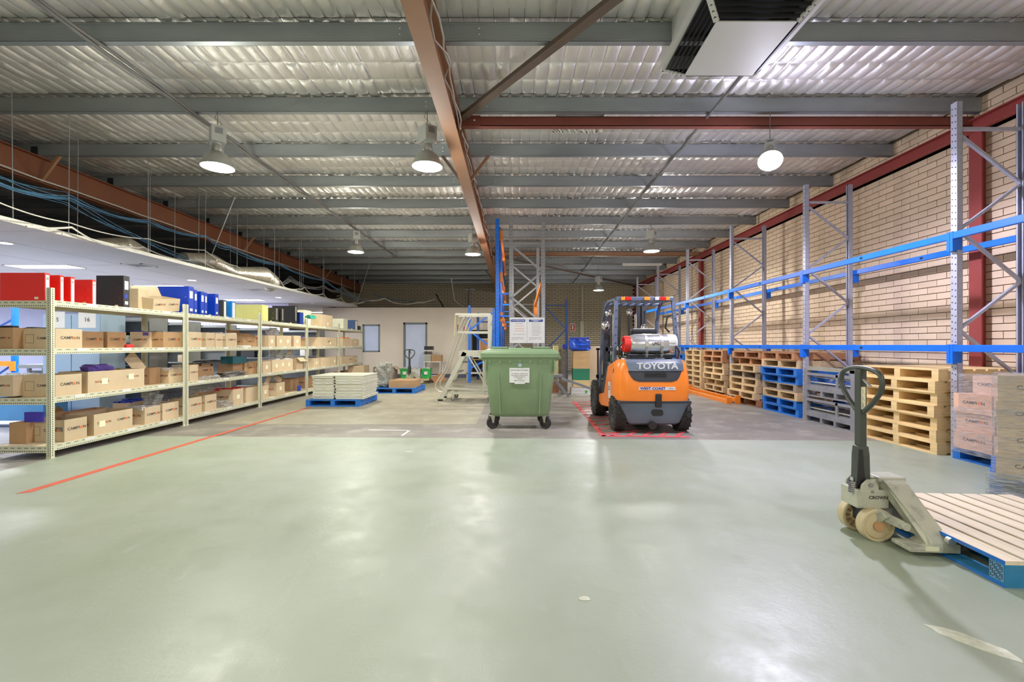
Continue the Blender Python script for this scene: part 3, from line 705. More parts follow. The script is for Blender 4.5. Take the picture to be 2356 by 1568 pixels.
# ------------------------------------------------------------ cream slotted shelving, five units
SXF, SXB = -5.36, -6.04
LEV = [(.143,'bottom'),(.70,'second'),(1.27,'third'),(1.83,'top')]
SY = [5.27+2.19*i for i in range(5)]; SL = 2.17
def shelving():
    t = thing('shelving_unit', 'x', 'shelving', (0, SY[0], 0), 0, 'cream slotted shelving units')
    hm = MB(); 
    for (x, sx) in ((SXF, -1), (SXB, 1)):
        for (y, sy) in ((0, 1), (SL, -1)):
            p = MB(); p.box(min(x,x+sx*.003),max(x,x+sx*.003),min(y,y+sy*.05),max(y,y+sy*.05),0,1.985); p.box(min(x,x+sx*.05),max(x,x+sx*.05),min(y,y+sy*.003),max(y,y+sy*.003),0,1.985)
            p.box(min(x,x+sx*.05)-.006,max(x,x+sx*.05)+.006,min(y,y+sy*.05)-.006,max(y,y+sy*.05)+.006,0,.006)
            po = p.build('post', m_cream, t)
            h = MB(); z = .03
            while z < 1.96:
                if x == SXF: h.box(x, x+.0012, y+sy*.021, y+sy*.029, z, z+.013)
                if y == 0:
                    h.box(x+sx*.022, x+sx*.03, y-.0012, y, z, z+.013)
                z += .026
            if h.v: h.build('slot_holes', m_dark, po, kind='stuff')
    for (z, n) in LEV:
        s = MB().box(SXB+.01, SXF-.01, .01, SL-.01, z-.018, z).build('shelf', m_board, t)
        r = MB(); r.box(SXF-.003-.002, SXF-.002, .05, SL-.05, z-.058, z+.012); r.box(SXF-.04, SXF-.004, .05, SL-.05, z-.058, z-.055)
        r.build('rail', m_cream, s)
        r = MB(); r.box(SXB+.002, SXB+.005, .05, SL-.05, z-.058, z+.004); r.build('rail', m_cream, s)
        r = MB(); r.box(SXB+.04, SXF-.04, .003, .006, z-.075, z+.004); r.build('rail', m_cream, s)
        r = MB(); r.box(SXB+.04, SXF-.04, SL-.006, SL-.003, z-.075, z+.004); r.build('rail', m_cream, s)
        h = MB(); y = .08; k = 0
        while y < SL-.08:
            h.box(SXF-.002, SXF-.0008, y, y+.012, z-.048, z-.040)
            if k % 4 < 2 and k % 4 == 0: h.box(SXF-.002, SXF-.0008, y, y+.055, z-.008, z-.003)
            y += .026; k += 1
        x = SXB+.06; k = 0
        while x < SXF-.06:
            h.box(x, x+.012, .0018, .003, z-.062, z-.052)
            if k % 3 == 0: h.box(x, x+.045, .0018, .003, z-.022, z-.016)
            x += .026; k += 1
        h.build('slot_holes', m_dark, s, kind='stuff')
        for k in range(3):
            y = .35+k*.62+R.uniform(-.1,.1); MB().box(SXF-.0015, SXF+.0005, y, y+.14, z-.026, z+.008).build('shelf_label', m_white, s)
    return t
sh = shelving()
un = ['nearest the camera','second along','third along','fourth along','last before the partition wall']
sh['label'] = 'cream slotted steel shelving unit at the end closest to the camera, red files on top'
for i in range(1, 5): copy_thing(sh, 'cream slotted steel shelving unit, %s' % ['','second along the run','third along the run','fourth along the run, behind the white slabs','last of the run by the partition wall'][i], (0, SY[i], 0))

def yx(px, X=5.44): return X*F/(VX-px)      # where a point on the shelf front seen at px stands
Z1, Z2, Z3, Z4 = .143, .70, 1.27, 1.83
def bx(label, p0, p1, z, h, dx=.40, X=-5.44, **k):
    y0 = yx(p0, -X); y1 = yx(p1, -X); return carton(label, X, y0, z+.001, dx, y1-y0, h, **k)
S = 'on the third shelf'; 
m_ff = mat('contents_grey', C(120,118,116), .8, 0, .3, 20); m_fp = mat('contents_purple', C(88,70,150), .6, 0, .2, 12); m_fw = mat('contents_white', C(206,206,208), .5, 0, .2, 20)
m_fr = mat('contents_red', C(196,48,48), .6, 0, .15, 14); m_fb = mat('contents_blue', C(36,62,170), .5, 0, .1, 14); m_fo = mat('contents_orange', C(226,120,50), .6, 0, .2, 14)
# third shelf
bx('cardboard box next to the end post, third shelf of the first unit', 127, 189, Z3, .245, fill=(m_ff,.95))
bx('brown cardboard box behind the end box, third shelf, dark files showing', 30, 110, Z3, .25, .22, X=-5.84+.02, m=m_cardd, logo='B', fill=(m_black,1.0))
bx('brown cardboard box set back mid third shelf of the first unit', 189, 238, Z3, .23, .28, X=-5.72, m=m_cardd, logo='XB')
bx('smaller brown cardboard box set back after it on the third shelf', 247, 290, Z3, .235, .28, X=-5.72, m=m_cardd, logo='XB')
bx('pinkish cardboard box before the first joint, third shelf', 344, 371, Z3, .25, .3, X=-5.62, fill=(m_fp,1.0), logo='XB')
bx('long cardboard box just before the first joint, third shelf', 376, 420, Z3, .25, .36, m=m_cardd, fill=(m_ff,1.0))
bx('cardboard box just after the first joint, third shelf', 434, 464, Z3, .27, .36)
bx('cardboard box with grey lettering, third box of second unit on third shelf', 474, 494, Z3, .27, .36)
bx('plain cardboard box in mid row of the second unit, third shelf', 496, 513, Z3, .26, .33, logo='X')
bx('cardboard box at row end of the second unit, third shelf', 520, 545, Z3, .27, .36, fill=(m_fw,1.0))
bx('open brown box with raised flap, third shelf of the second unit', 560, 590, Z3, .22, .3, X=-5.6, m=m_cardd, flaps='bi')
bx('small labelled box after the second joint under a bag of red parts', 618, 633, Z3, .26, .3, logo='', stickers=((0,.5),), fill=(m_fr,.9))
bx('wide box with two labels on the third shelf of the third unit', 637, 670, Z3, .27, .33, logo='', stickers=((-.25,.5),(.25,.5)), open_=False)
bx('small labelled box before the third joint, third shelf', 676, 692, Z3, .28, .3, logo='', stickers=((0,.5),))
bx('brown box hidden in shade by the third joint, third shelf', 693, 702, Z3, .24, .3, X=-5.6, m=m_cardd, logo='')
bx('large box with one label on the third shelf of the fourth unit', 737, 774, Z3, .27, .5, logo='X', stickers=((.1,.4),))
bx('cardboard box with an orange bag in it, last unit, third shelf', 789, 806, Z3, .27, .4, logo='', fill=(m_fo,1.05))
bx('cardboard box at the far end of the third shelf', 808, 826, Z3, .25, .4, logo='', stickers=((0,.6),))
# second shelf
bx('cardboard box next to the end post, second shelf of the first unit', 127, 188, Z2, .26, fill=(m_ff,.8))
bx('cardboard box under the white papers behind the end box, second shelf', 30, 100, Z2+.02, .24, .24, X=-5.82, logo='B', fill=(m_white,1.0))
bx('long open box with two labels and a raised flap, second shelf', 202, 332, Z2, .275, .38, logo='U', stickers=((-.23,.5),(.24,.62)), flaps='f')
bx('brown box set back on second shelf before the first joint', 344, 369, Z2, .26, .28, X=-5.68, m=m_cardd, logo='B')
bx('cardboard box with clear bag on top, second shelf before first joint', 388, 419, Z2, .23, .36, X=-5.56, fill=(m_fw,1.0))
bx('pale cardboard box just after the first joint, second shelf', 436, 456, Z2, .28, .3, logo='X')
bx('brown cardboard box set back with a black tray on it, second shelf', 457, 491, Z2, .28, .3, X=-5.66, m=m_cardd, fill=(m_black,1.0))
bx('reddish box below the teal crate, second unit, second shelf', 536, 560, Z2, .25, .3, X=-5.6, m=m_cardd, logo='')
bx('brown box before the second joint, second shelf', 563, 590, Z2, .25, .3, X=-5.56, m=m_cardd)
bx('small labelled box after the second joint, second shelf', 604, 623, Z2, .26, .3, logo='', stickers=((0,.5),))
bx('wide box with three labels on the second shelf of the third unit', 626, 674, Z2, .28, .32, logo='', stickers=((-.3,.5),(0,.56),(.3,.52)), fill=(m_fw,1.0))
bx('box with its front flap hanging open, second shelf of the third unit', 682, 700, Z2, .3, .36, logo='', flaps='an')
bx('small labelled box, first on second shelf of fourth unit', 722, 735, Z2, .25, .3, logo='', stickers=((0,.5),))
bx('small plain box, middle of second shelf of fourth unit', 738, 751, Z2, .25, .3, logo='')
bx('long box with one label, second shelf of fourth unit', 756, 773, Z2, .26, .3, logo='', stickers=((.3,.5),))
bx('long low box on the second shelf of the last unit', 786, 822, Z2, .25, .3, logo='X', stickers=((.4,.6),))
# bottom shelf
bx('cardboard box next to the end post, bottom shelf of the first unit', 148, 200, Z1, .265, .46, fill=(m_ff,.6))
bx('long open box with one label, bottom shelf of the first unit', 216, 305, Z1, .27, .38, logo='DB', stickers=((-.3,.5),), square=False)
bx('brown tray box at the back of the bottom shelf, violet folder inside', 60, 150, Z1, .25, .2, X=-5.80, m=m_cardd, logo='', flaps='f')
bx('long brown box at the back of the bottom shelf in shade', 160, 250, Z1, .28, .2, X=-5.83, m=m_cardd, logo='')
bx('cardboard box holding a clear bag, bottom shelf of first unit', 333, 369, Z1, .25, .36, logo='XB', fill=(m_fw,.95))
bx('cardboard box before the first joint, bottom shelf', 374, 411, Z1, .265, .33)
bx('pinkish box with blue bag at the back of the bottom shelf', 290, 335, Z1, .30, .2, X=-5.82, fill=(m_fb,1.1), logo='B')
bx('cardboard box just after the first joint, bottom shelf', 434, 464, Z1, .28, .33)
bx('cardboard box with printed front, second after the first joint, bottom shelf', 472, 498, Z1, .285, .33)
bx('open box with red folders and one label, bottom shelf', 536, 560, Z1, .31, .42, logo='B', stickers=((0,.5),), fill=(m_fr,1.02))
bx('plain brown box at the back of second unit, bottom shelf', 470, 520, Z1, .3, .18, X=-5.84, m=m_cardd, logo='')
bx('cardboard box before the second joint, bottom shelf', 566, 591, Z1, .3, .4, logo='B', m=m_card)
bx('small labelled box after the second joint, bottom shelf', 603, 618, Z1, .29, .3, logo='', stickers=((0,.5),))
bx('box with both flaps raised, bottom shelf of the third unit', 636, 655, Z1, .30, .36, logo='B', stickers=((0,.55),), flaps='nf')
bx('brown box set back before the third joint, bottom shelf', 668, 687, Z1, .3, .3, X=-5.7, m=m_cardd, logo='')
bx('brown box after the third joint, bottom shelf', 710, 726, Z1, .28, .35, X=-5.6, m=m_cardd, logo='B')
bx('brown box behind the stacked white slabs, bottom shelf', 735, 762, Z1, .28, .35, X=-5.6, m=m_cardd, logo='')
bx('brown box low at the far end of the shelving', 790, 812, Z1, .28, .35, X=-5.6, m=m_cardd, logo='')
# top shelf cartons
bx('open box standing upright behind the tilted one on top', 318, 342, Z4, .33, .30, X=-5.60, logo='', square=False, stickers=())
tb = bx('tilted open box leaning on the blue files on top', 352, 412, Z4+.035, .20, .3, logo='D', flaps='b'); tb.rotation_euler = (.10, .16, 0)
bx('pale box behind the black files, far part of the top shelf', 700, 716, Z4, .45, .3, X=-5.75, logo='', m=m_label)
bx('upright carton with a yellow flap on the top shelf', 737, 765, Z4, .36, .34, logo='', m=m_card, stickers=((.1,.3),))
# bags and loose stuff on shelves
def blob(name, label, loc, s, m, cat, seed=0, n=14, sq=.6, group=None, rough=.25):
    rr = random.Random(seed); V = []; Fs = []; a, b_ = n, n//2
    for j in range(b_+1):
        ph = math.pi*j/b_
        for i in range(a):
            th = 2*math.pi*i/a; q = 1+rr.uniform(-rough, rough)*(math.sin(ph) > .05)
            x = math.cos(th)*math.sin(ph); y = math.sin(th)*math.sin(ph); z = math.cos(ph)
            f = lambda t: math.copysign(abs(t)**sq, t)
            V.append((f(x)*s[0]*q, f(y)*s[1]*q, max(-1, f(z)*q)*s[2]+s[2]))
    for j in range(b_):
        for i in range(a): Fs.append((j*a+i, j*a+(i+1)%a, (j+1)*a+(i+1)%a, (j+1)*a+i))
    o = MB().add(V, Fs).build(name, m, None, smooth=False); o.location = loc; return tag(o, label, cat, group)
def at(px, z, X): return (X, yx(px, -X), z)
m_purp = mat('purple_fabric', C(92,72,158), .6, 0, .15, 12)
blob('purple_bundle', 'purple fabric bundle in plastic above the long open box', at(222, Z2+.245, -5.62), (.12,.16,.055), m_purp, 'bundle', 1)
blob('plastic_bag', 'clear plastic bag sticking out of a bottom shelf box', at(352, Z1+.24, -5.62), (.08,.10,.10), m_bag, 'bag', 2, rough=.45)
blob('plastic_bag', 'clear bag of red parts on the third shelf after second joint', at(627, Z3+.25, -5.6), (.10,.14,.08), m_bag, 'bag', 3, rough=.35)
blob('plastic_bag', 'tall clear bag of white parts on the second shelf, third unit', at(636, Z2+.26, -5.62), (.10,.16,.12), m_bag, 'bag', 4, rough=.35)
blob('plastic_bag', 'crumpled silver bag over the box with three labels', at(664, Z2+.26, -5.62), (.10,.16,.07), m_bag, 'bag', 5, rough=.5)
blob('parts_bag', 'bag of dark clips lying flat on the second shelf, second unit', at(535, Z2+.001, -5.52), (.10,.34,.045), m_ff, 'bag', 6, rough=.5)
blob('plastic_bag', 'flat clear bag with blue parts on second shelf, second unit', at(483, Z2+.001, -5.5), (.08,.22,.03), m_bag, 'bag', 7, rough=.4)
blob('plastic_bag', 'silver bag of clips on the bottom shelf of the second unit', at(517, Z1+.001, -5.52), (.10,.22,.06), m_bag, 'bag', 8, rough=.5)
blob('plastic_bag', 'pinkish bags heaped at the back of the bottom shelf', at(480, Z1+.30, -5.85), (.08,.45,.05), m_bag, 'bag', 9, rough=.5)
blob('plastic_bag', 'grey bag over the back row of the first unit bottom shelf', at(385, Z1+.27, -5.80), (.10,.30,.07), film('grey_bag', C(120,130,150), .7), 'bag', 10, rough=.4)
blob('paper_heap', 'loose white papers on the third shelf before the second joint', at(560, Z3+.001, -5.50), (.08,.16,.02), m_white, 'papers', 11)
blob('red_tape_roll', 'small red item on the third shelf beside brown boxes', at(297, Z3+.001, -5.60), (.045,.06,.03), m_fr, 'roll', 12, rough=.1)
blob('blue_clip', 'small blue clip on bottom shelf of the third unit', at(688, Z1+.001, -5.46), (.03,.06,.07), m_fb, 'clip', 13, rough=.3)
blob('dark_bag', 'black folded tray lying on the second shelf boxes', at(478, Z2+.30, -5.62), (.14,.28,.02), m_black, 'tray', 14, rough=.2)
blob('green_bag', 'green and blue bag hanging on a white cup, top shelf', at(714, Z4+.20, -5.52), (.08,.20,.05), mat('teal_bag', C(60,170,150), .4, 0, .3, 8), 'bag', 15, rough=.3)
tag(MB().box(-5.75,-5.5,yx(536,5.5),yx(568,5.5),Z2+.25,Z2+.39).build('teal_crate', mat('teal_plastic', C(24,92,104), .5), bevel=.01), 'dark teal crate on the reddish box, second shelf', 'crate')
cup = MB().lathe([(.05,0),(.06,.17),(.055,.17),(.047,.01),(0,.01)], n=16).build('cup', m_white, smooth=True); cup.location = at(708, Z4, -5.52); cup.scale = (1.3,1.3,1.1); tag(cup, 'white cup under the green bag on the top shelf', 'cup')
tag(MB().box(-5.88,-5.66,5.47,5.49,Z1+.25,Z1+.37).build('folder', mat('violet', C(70,60,190), .5)), 'violet folder sticking out of the bottom shelf tray box', 'folder')

# ------------------------------------------------------------ files on the top shelf
def binder(label, p0, p1, hgt, wid, col, spine='label', X=-5.43, lean=0, rough=.38):
    y0, y1 = yx(p0, -X), yx(p1, -X); th = y1-y0
    m = mat('binder_%d_%d_%d' % col, C(*col), rough, 0, .03, 3)
    t = thing('binder', label, 'binder', (X, y0, Z4+.001), 0, 'lever arch files on the top shelf')
    g = .004
    b = MB(); b.box(-wid,0,0,g,0,hgt); b.box(-wid,0,th-g,th,0,hgt); b.box(-g,0,g,th-g,0,hgt); b.build('cover', m, t, bevel=.0015, seg=1)
    MB().box(-wid+.01,-g-.001,g+.003,th-g-.003,.01,hgt-.02).build('pages', m_white, t)
    r = MB()
    for zz in (.3,.62): r.cyl((-.05,-.0015,hgt*zz),(-.05,0,hgt*zz),.006,8)
    r.build('rivet', m_chrome, t)
    if spine == 'label': MB().box(0,.001,th*.18,th*.86,hgt*.02,hgt*.93).build('spine_label', m_white, t)
    elif spine == 'half': MB().box(0,.001,th*.2,th*.8,hgt*.58,hgt*.84).build('spine_label', m_white, t); MB().box(0,.001,th*.25,th*.75,hgt*.12,hgt*.22).build('spine_label', m_white, t)
    if spine == 'half': 
        q = MB().lathe([(.012,0),(.02,0),(.02,.001),(.012,.001)], (0,th/2,hgt*.08), 'x', 14).build('finger_ring', m_chrome, t)
    if spine == 'bar': MB().box(0,.002,th*.3,th*.6,hgt*.2,hgt*.95).build('spine_bar', m_alu, t)
    if hgt > .3: MB().box(-.12,-.075,-.001,0,.02,.045).build('sticker', m_label, t)
    return t
RED = (238,54,46); BLU = (12,58,178)
lettr = [('D','big red file over the end post, cover facing the camera'),('C','second red file beside the end post'),('D','third red file, slim, beside the second'),('E','fourth red file, last of the red ones')]
for (p0,p1,h,wd,(ch,lab)) in zip((103,138,162,212),(115,147,172,221),(.325,.325,.325,.33),(.52,.42,.40,.40),lettr):
    t = binder(lab, p0, p1, h, wd, RED)
    th = yx(p1,5.43)-yx(p0,5.43); decal(text_mesh(ch, .035, m_black, .001), 'print', t, (.0022, th*.52, h*.8), '+X')
t = binder('tall black box file with blue and white spine labels', 284, 298, .455, .38, (44,44,48), 'half')
MB().box(0,.0015,.02,.07,.14,.20).build('spine_label', m_fb, t)
binder('large blue file with the cover facing the camera, tallest blue', 434, 446, .47, .66, BLU, 'half')
binder('slim blue file next to the largest blue one', 447, 454, .43, .5, BLU, 'half')
binder('blue file, third in the blue row', 462, 470, .42, .5, BLU, 'half')
binder('slim blue file, fourth in the blue row', 471, 477, .41, .5, BLU, 'half')
binder('blue file closing the blue row by the dark grey one', 495, 503, .42, .5, BLU, 'half')
binder('dark grey file between the blue and light blue files', 514, 521, .33, .36, (70,70,68), 'label')
binder('light blue file with a white spine', 533, 542, .33, .34, (30,130,220), 'label')
binder('wide pale yellow file with plain cover', 603, 617, .36, .72, (224,222,140), 'none', rough=.6)
binder('short black file with a silver bar, first of the black ones', 633, 641, .34, .34, (54,54,52), 'bar')
binder('black file with silver bar, second of the black ones', 647, 654, .35, .36, (48,48,48), 'bar')
binder('tall black file with silver spine slots', 678, 684, .46, .56, (42,42,44), 'bar')
binder('navy blue file after the tall black one', 690, 698, .32, .34, (28,54,130), 'none')
binder('cream file near the far end of the top shelf', 790, 800, .33, .36, (214,214,190), 'none', rough=.6)
binder('slate blue file at the far end of the top shelf', 816, 823, .34, .40, (60,84,130), 'label')
bx('small dark box beside the slate blue file', 825, 830, Z4, .16, .2, logo='', m=m_black, open_=False)
tag(MB().box(-5.6,-5.45,yx(765,5.5),yx(776,5.5),Z4+.001,Z4+.03).build('notebook', m_fb), 'small blue notebook on the far part of the top shelf', 'notebook')
# ------------------------------------------------------------ forklift
m_fo = mat('forklift_orange', C(255,140,46), .28, 0, .02, 2); m_fgr = mat('forklift_grey', C(104,116,132), .35, .1, .04, 3); m_fdk = mat('forklift_dark', C(52,54,58), .5, 0, .08)
def sup(w, yr, yf, e, n=22, x=None):
    pts = []
    for i in range(n+1):
        t = -1+2*i/n; s = math.copysign(abs(t)**.6, t) if 0 else math.sin(t*math.pi/2); xx = s*w
        pts.append((xx, yf-(yf-yr)*max(0, 1-abs(s)**e)**(1/e)))
    return pts
def cw_secs(ss, yf, e=4.5): return [[(x, y, z) for (x, y) in sup(w, yr, yf, e)] for (z, w, yr) in ss]
ORS = [(.49,.545,-.345),(.60,.565,-.355),(.80,.56,-.345),(.95,.54,-.32),(1.04,.52,-.30),(1.085,.50,-.27),(1.10,.46,-.22)]
def cwy(x, z):
    for (a, b_) in zip(ORS, ORS[1:]):
        if a[0] <= z <= b_[0]:
            f = (z-a[0])/(b_[0]-a[0]); w = a[1]+(b_[1]-a[1])*f; yr = a[2]+(b_[2]-a[2])*f; s = min(1, abs(x)/w); return .05-(.05-yr)*(1-s**4.5)**(1/4.5)
    return -.3
def wheel(r, w, tread=20, hubm=None):
    t = MB(); t.lathe([(r*.55,-w/2),(r*.9,-w/2),(r*.97,-w*.42),(r*.97,w*.42),(r*.9,w/2),(r*.55,w/2)], ax='x', n=28)
    for i in range(tread):
        a = 2*math.pi*i/tread
        for s in (-1, 1):
            aa = a+(math.pi/tread if s > 0 else 0)
            M = Matrix.Rotation(aa, 4, 'X') @ Matrix.Translation((s*w*.24, 0, r*.965)) @ Matrix.Rotation(s*.35, 4, 'Z')
            t.box(-w*.25, w*.25, -r*.085, r*.085, -.012, r*.04, M)
    return t
fk = thing('forklift', 'orange and grey gas forklift parked with its rear to the camera', 'forklift', (2.10, 7.06, 0))
MB().loft(cw_secs([(.13,.34,-.26),(.16,.39,-.30),(.30,.45,-.325),(.42,.505,-.335),(.455,.535,-.34),(.46,.525,-.335),(.49,.535,-.345)], -.20)).build('bumper', m_fgr, fk, smooth=True)
cw = MB().loft(cw_secs(ORS, .05)).build('counterweight', m_fo, fk, smooth=True)
body = MB(); body.prism([(.0,.40),(.30,.44),(.38,.30),(1.05,.24),(1.30,.30),(1.32,.42),(.80,.50),(.46,.98),(0,1.07)], 'x', -.54, .54)
body.build('side_panel', m_fo, fk, bevel=.02, smooth=True)
MB().box(-.36,.36,-.2,1.5,.12,.46).build('chassis', m_fdk, fk)
MB().prism([(.5,.98),(.82,.5),(1.30,.44),(1.34,.62),(1.1,.66),(.62,1.02)], 'x', -.50, -.46).build('step_plate', m_fdk, fk)
MB().box(-.50,.50,.80,1.32,.43,.46).build('floor_plate', m_fdk, fk)
def patch(x0f, x1f, z0, z1, off, m, nm, nz=8, nx=20):
    g = MB(); 
    V = []
    for j in range(nz+1):
        z = z0+(z1-z0)*j/nz; a, b_ = x0f(z), x1f(z)
        for i in range(nx+1): x = a+(b_-a)*i/nx; V.append((x, cwy(x, z)-off, z))
    k = len(V); V += [(p[0], p[1]+off*1.2+.004, p[2]) for p in V]; W = nx+1; Fs = []
    for j in range(nz):
        for i in range(nx): Fs.append((j*W+i, j*W+i+1, (j+1)*W+i+1, (j+1)*W+i)); Fs.append((k+j*W+i, k+(j+1)*W+i, k+(j+1)*W+i+1, k+j*W+i+1))
    for i in range(nx): Fs.append((i, k+i, k+i+1, i+1)); q = nz*W+i; Fs.append((q, q+1, k+q+1, k+q))
    for j in range(nz): q = j*W; Fs.append((q, q+W, k+q+W, k+q)); q = j*W+nx; Fs.append((q, k+q, k+q+W, q+W))
    return g.add(V, Fs).build(nm, m, fk, smooth=True)
hood = MB().box(-.40,.43,-.26,.45,1.02,1.105).build('hood', m_fgr, fk, bevel=.03, smooth=True)
patch(lambda z: -.385-.04*(z-.94)/.15, lambda z: .43, .935, 1.098, .012, m_fgr, 'rear_cowl')
def gw(z): t = max(0, min(1, (z-.775)/.16)); return .24+.16*t**.38
patch(lambda z: -gw(z), lambda z: gw(z)+.0, .775, .935, .004, m_fdk, 'grille')
gb = MB(); 
for i in range(9): gb.box(-.16, .16, cwy(0,.86)-.009, cwy(0,.86)-.003, .795+i*.015, .80+i*.015)
gb.build('grille_slat', m_black, fk, kind='stuff')
decal(text_mesh('TOYOTA', .125, m_white, .004, 1.18), 'print', fk, (.03, cwy(0,.945)-.017, 1.005), '-Y')
MB().box(-.25,.29,cwy(.2,.66)-.004,cwy(.2,.66)+.006,.655,.70).build('sticker', m_white, fk)
decal(text_mesh('WEST COAST', .05, m_fb, .002, 1.22), 'print', fk, (-.045, cwy(.2,.66)-.006, .678), '-Y')
decal(text_mesh('Hire', .036, m_fb, .0, 1.0), 'print', fk, (.225, cwy(.2,.66)-.0052, .678), '-Y')
MB().box(-.005,.085,-.375,-.33,.40,.60).build('tow_pin', m_black, fk, bevel=.012)
rc = MB(); rc.prism([(-.03,.27),(.09,.27),(.115,.295),(.115,.34),(.09,.365),(-.03,.365),(-.055,.34),(-.055,.295)], 'y', -.341, -.325); rc.build('tow_pocket', m_black, fk)
MB().cyl((-.04,-.345,.13),(-.04,-.2,.13),.06,16).build('exhaust', m_black, fk, smooth=True)
MB().box(-.53,.53,-.345,-.30,.455,.488).build('trim_band', m_fdk, fk)
MB().box(-.5445,-.5405,.24,.40,.46,.72).build('sticker', m_white, fk); decal(text_mesh('2.5', .09, m_fb, .002), 'print', fk, (-.5465,.32,.62), '-X')
MB().prism([(-.005,.82),(.03,.78),(.03,.90),(-.005,.95)], 'x', -.548, -.53).build('side_vent', m_black, fk)
for (x, y, r, w_, t_) in ((-.49,0,.265,.17,18),(.49,0,.265,.17,18),(-.49,1.55,.33,.2,20),(.49,1.55,.33,.2,20)):
    wo = wheel(r, w_, t_).build('wheel', m_rubber, fk, loc=(x, y, r)); 
    hb_ = MB(); hb_.lathe([(0,-w_*.30),(r*.3,-w_*.30),(r*.45,-w_*.38),(r*.58,-w_*.5),(r*.58,w_*.5),(r*.45,w_*.38),(0,w_*.3)], ax='x', n=20)
    for i in range(5): a = i*2*math.pi/5; hb_.cyl((-w_*.34*(1 if x<0 else -1), r*.24*math.cos(a), r*.24*math.sin(a)), (-w_*.30*(1 if x<0 else -1)-.01*(1 if x<0 else -1)*2, r*.24*math.cos(a), r*.24*math.sin(a)), .012, 6)
    hb_.build('hub', m_fdk, wo, smooth=True)
# overhead guard
m_fgd = mat('guard_grey', C(92,102,124), .4, .15, .04)
for s in (-1, 1):
    g = MB()
    g.bar((s*.50,.12,1.05),(s*.455,.22,2.03),.05,.06,(1,0,0))
    pts = [(s*.455,.22,2.05),(s*.46,.75,2.06),(s*.47,.95,2.0),(s*.485,1.12,1.75),(s*.50,1.28,1.0),(s*.50,1.32,.55)]
    for a, b_ in zip(pts, pts[1:]): g.bar(a, b_, .045, .05, (1,0,0))
    g.build('overhead_guard', m_fgd, fk, bevel=.006, seg=1)
MB().box(-.46,.46,.19,.26,2.02,2.09).build('guard_crossbar', m_fgd, fk, bevel=.012); MB().box(-.46,.46,.90,.95,2.0,2.05).build('guard_crossbar', m_fgd, fk, bevel=.012)
for i in range(6): MB().bar((-.33+i*.13,.24,2.045),(-.33+i*.13,.92,2.045),.03,.03).build('guard_bar', m_fgd, fk)
ho = MB()
for s, x0 in ((-1,-.505),(1,.505)):
    for i in range(6): 
        z = 1.22+i*.13; f = (z-1.05)/.98; ho.cyl((s*(.50-.045*f),.12+.1*f-.034,z),(s*(.50-.045*f),.12+.1*f-.028,z),.008,8)
ho.build('bolt_holes', m_dark, fk, kind='stuff')
m_amb = mat('lens_amber', C(250,150,50), .15, 0, .02); m_rl = mat('lens_red', C(214,22,28), .15, 0, .02); m_cl = mat('lens_clear', C(205,205,220), .15, 0, .02)
for (x0, x1, m, nm) in ((-.385,-.325,m_amb,'indicator_lens'),(-.325,-.225,m_rl,'tail_lens'),(-.015,.075,m_amb,'indicator_lens'),(.155,.22,m_cl,'reverse_lens'),(.235,.325,m_rl,'tail_lens'),(.325,.385,m_amb,'indicator_lens')):
    MB().box(x0,x1,.165,.195,2.03,2.085).build(nm, m, fk, bevel=.006)
# gas cylinder on its cradle
gp = MB().lathe([(.0,-.37),(.09,-.36),(.135,-.31),(.152,-.25),(.152,.22),(.14,.29),(.10,.35),(0,.36)], ax='x', n=32).build('gas_cylinder', mat('cylinder_alu', C(206,208,210), .25, .75, .04), fk, smooth=True, loc=(.02,-.03,1.335))
MB().lathe([(.105,-.42),(.125,-.42),(.125,-.33),(.105,-.33),(.105,-.42)], ax='x', n=28).build('foot_ring', mat('ring_red', C(226,48,38), .35), gp, smooth=True)
cl_ = MB().lathe([(.145,.20),(.15,.20),(.145,.37),(.14,.37),(.145,.20)], ax='x', n=24, a0=math.radians(-60), a1=math.radians(190)).build('collar', m_white, gp, smooth=True)
for x in (-.10,.13):
    b = MB().lathe([(.155,x-.022),(.158,x-.022),(.158,x+.022),(.155,x+.022),(.155,x-.022)], ax='x', n=28); b.cb(x,-.165,0,.045,.025,.07); b.bar((x,-.16,-.03),(x-.015,-.15,-.2),.006,.006); b.bar((x+.02,-.16,-.03),(x+.005,-.15,-.2),.006,.006)
    b.build('strap', m_alu, gp)
decal(text_mesh('LPG', .06, m_ink, .002), 'print', gp, (.035,-.1535,.0), '-Y'); MB().box(.24,.35,-.156,-.15,.02,.06).build('sticker', m_white, gp)
cr = MB(); cr.cyl((-.36,-.14,1.165),(.34,-.14,1.165),.016,10); cr.cyl((-.36,.10,1.165),(.34,.10,1.165),.016,10); cr.box(-.3,.35,-.14,.12,1.12,1.15)
for x in (-.3,.3): cr.box(x-.02,x+.02,-.12,.10,1.08,1.18)
cr.tube([(-.40,-.05,1.36),(-.46,-.03,1.30),(-.47,0,1.15),(-.42,.02,1.08)],.012,6); cr.tube([(.40,-.05,1.30),(.47,-.02,1.22),(.45,.02,1.08)],.012,6); cr.cyl((-.50,.05,1.20),(-.42,.05,1.20),.04,10)
cr.build('cylinder_cradle', m_fdk, fk)
MB().cyl((-.44,.10,1.10),(-.44,.10,1.28),.035,12).build('regulator', m_alu, fk, smooth=True)
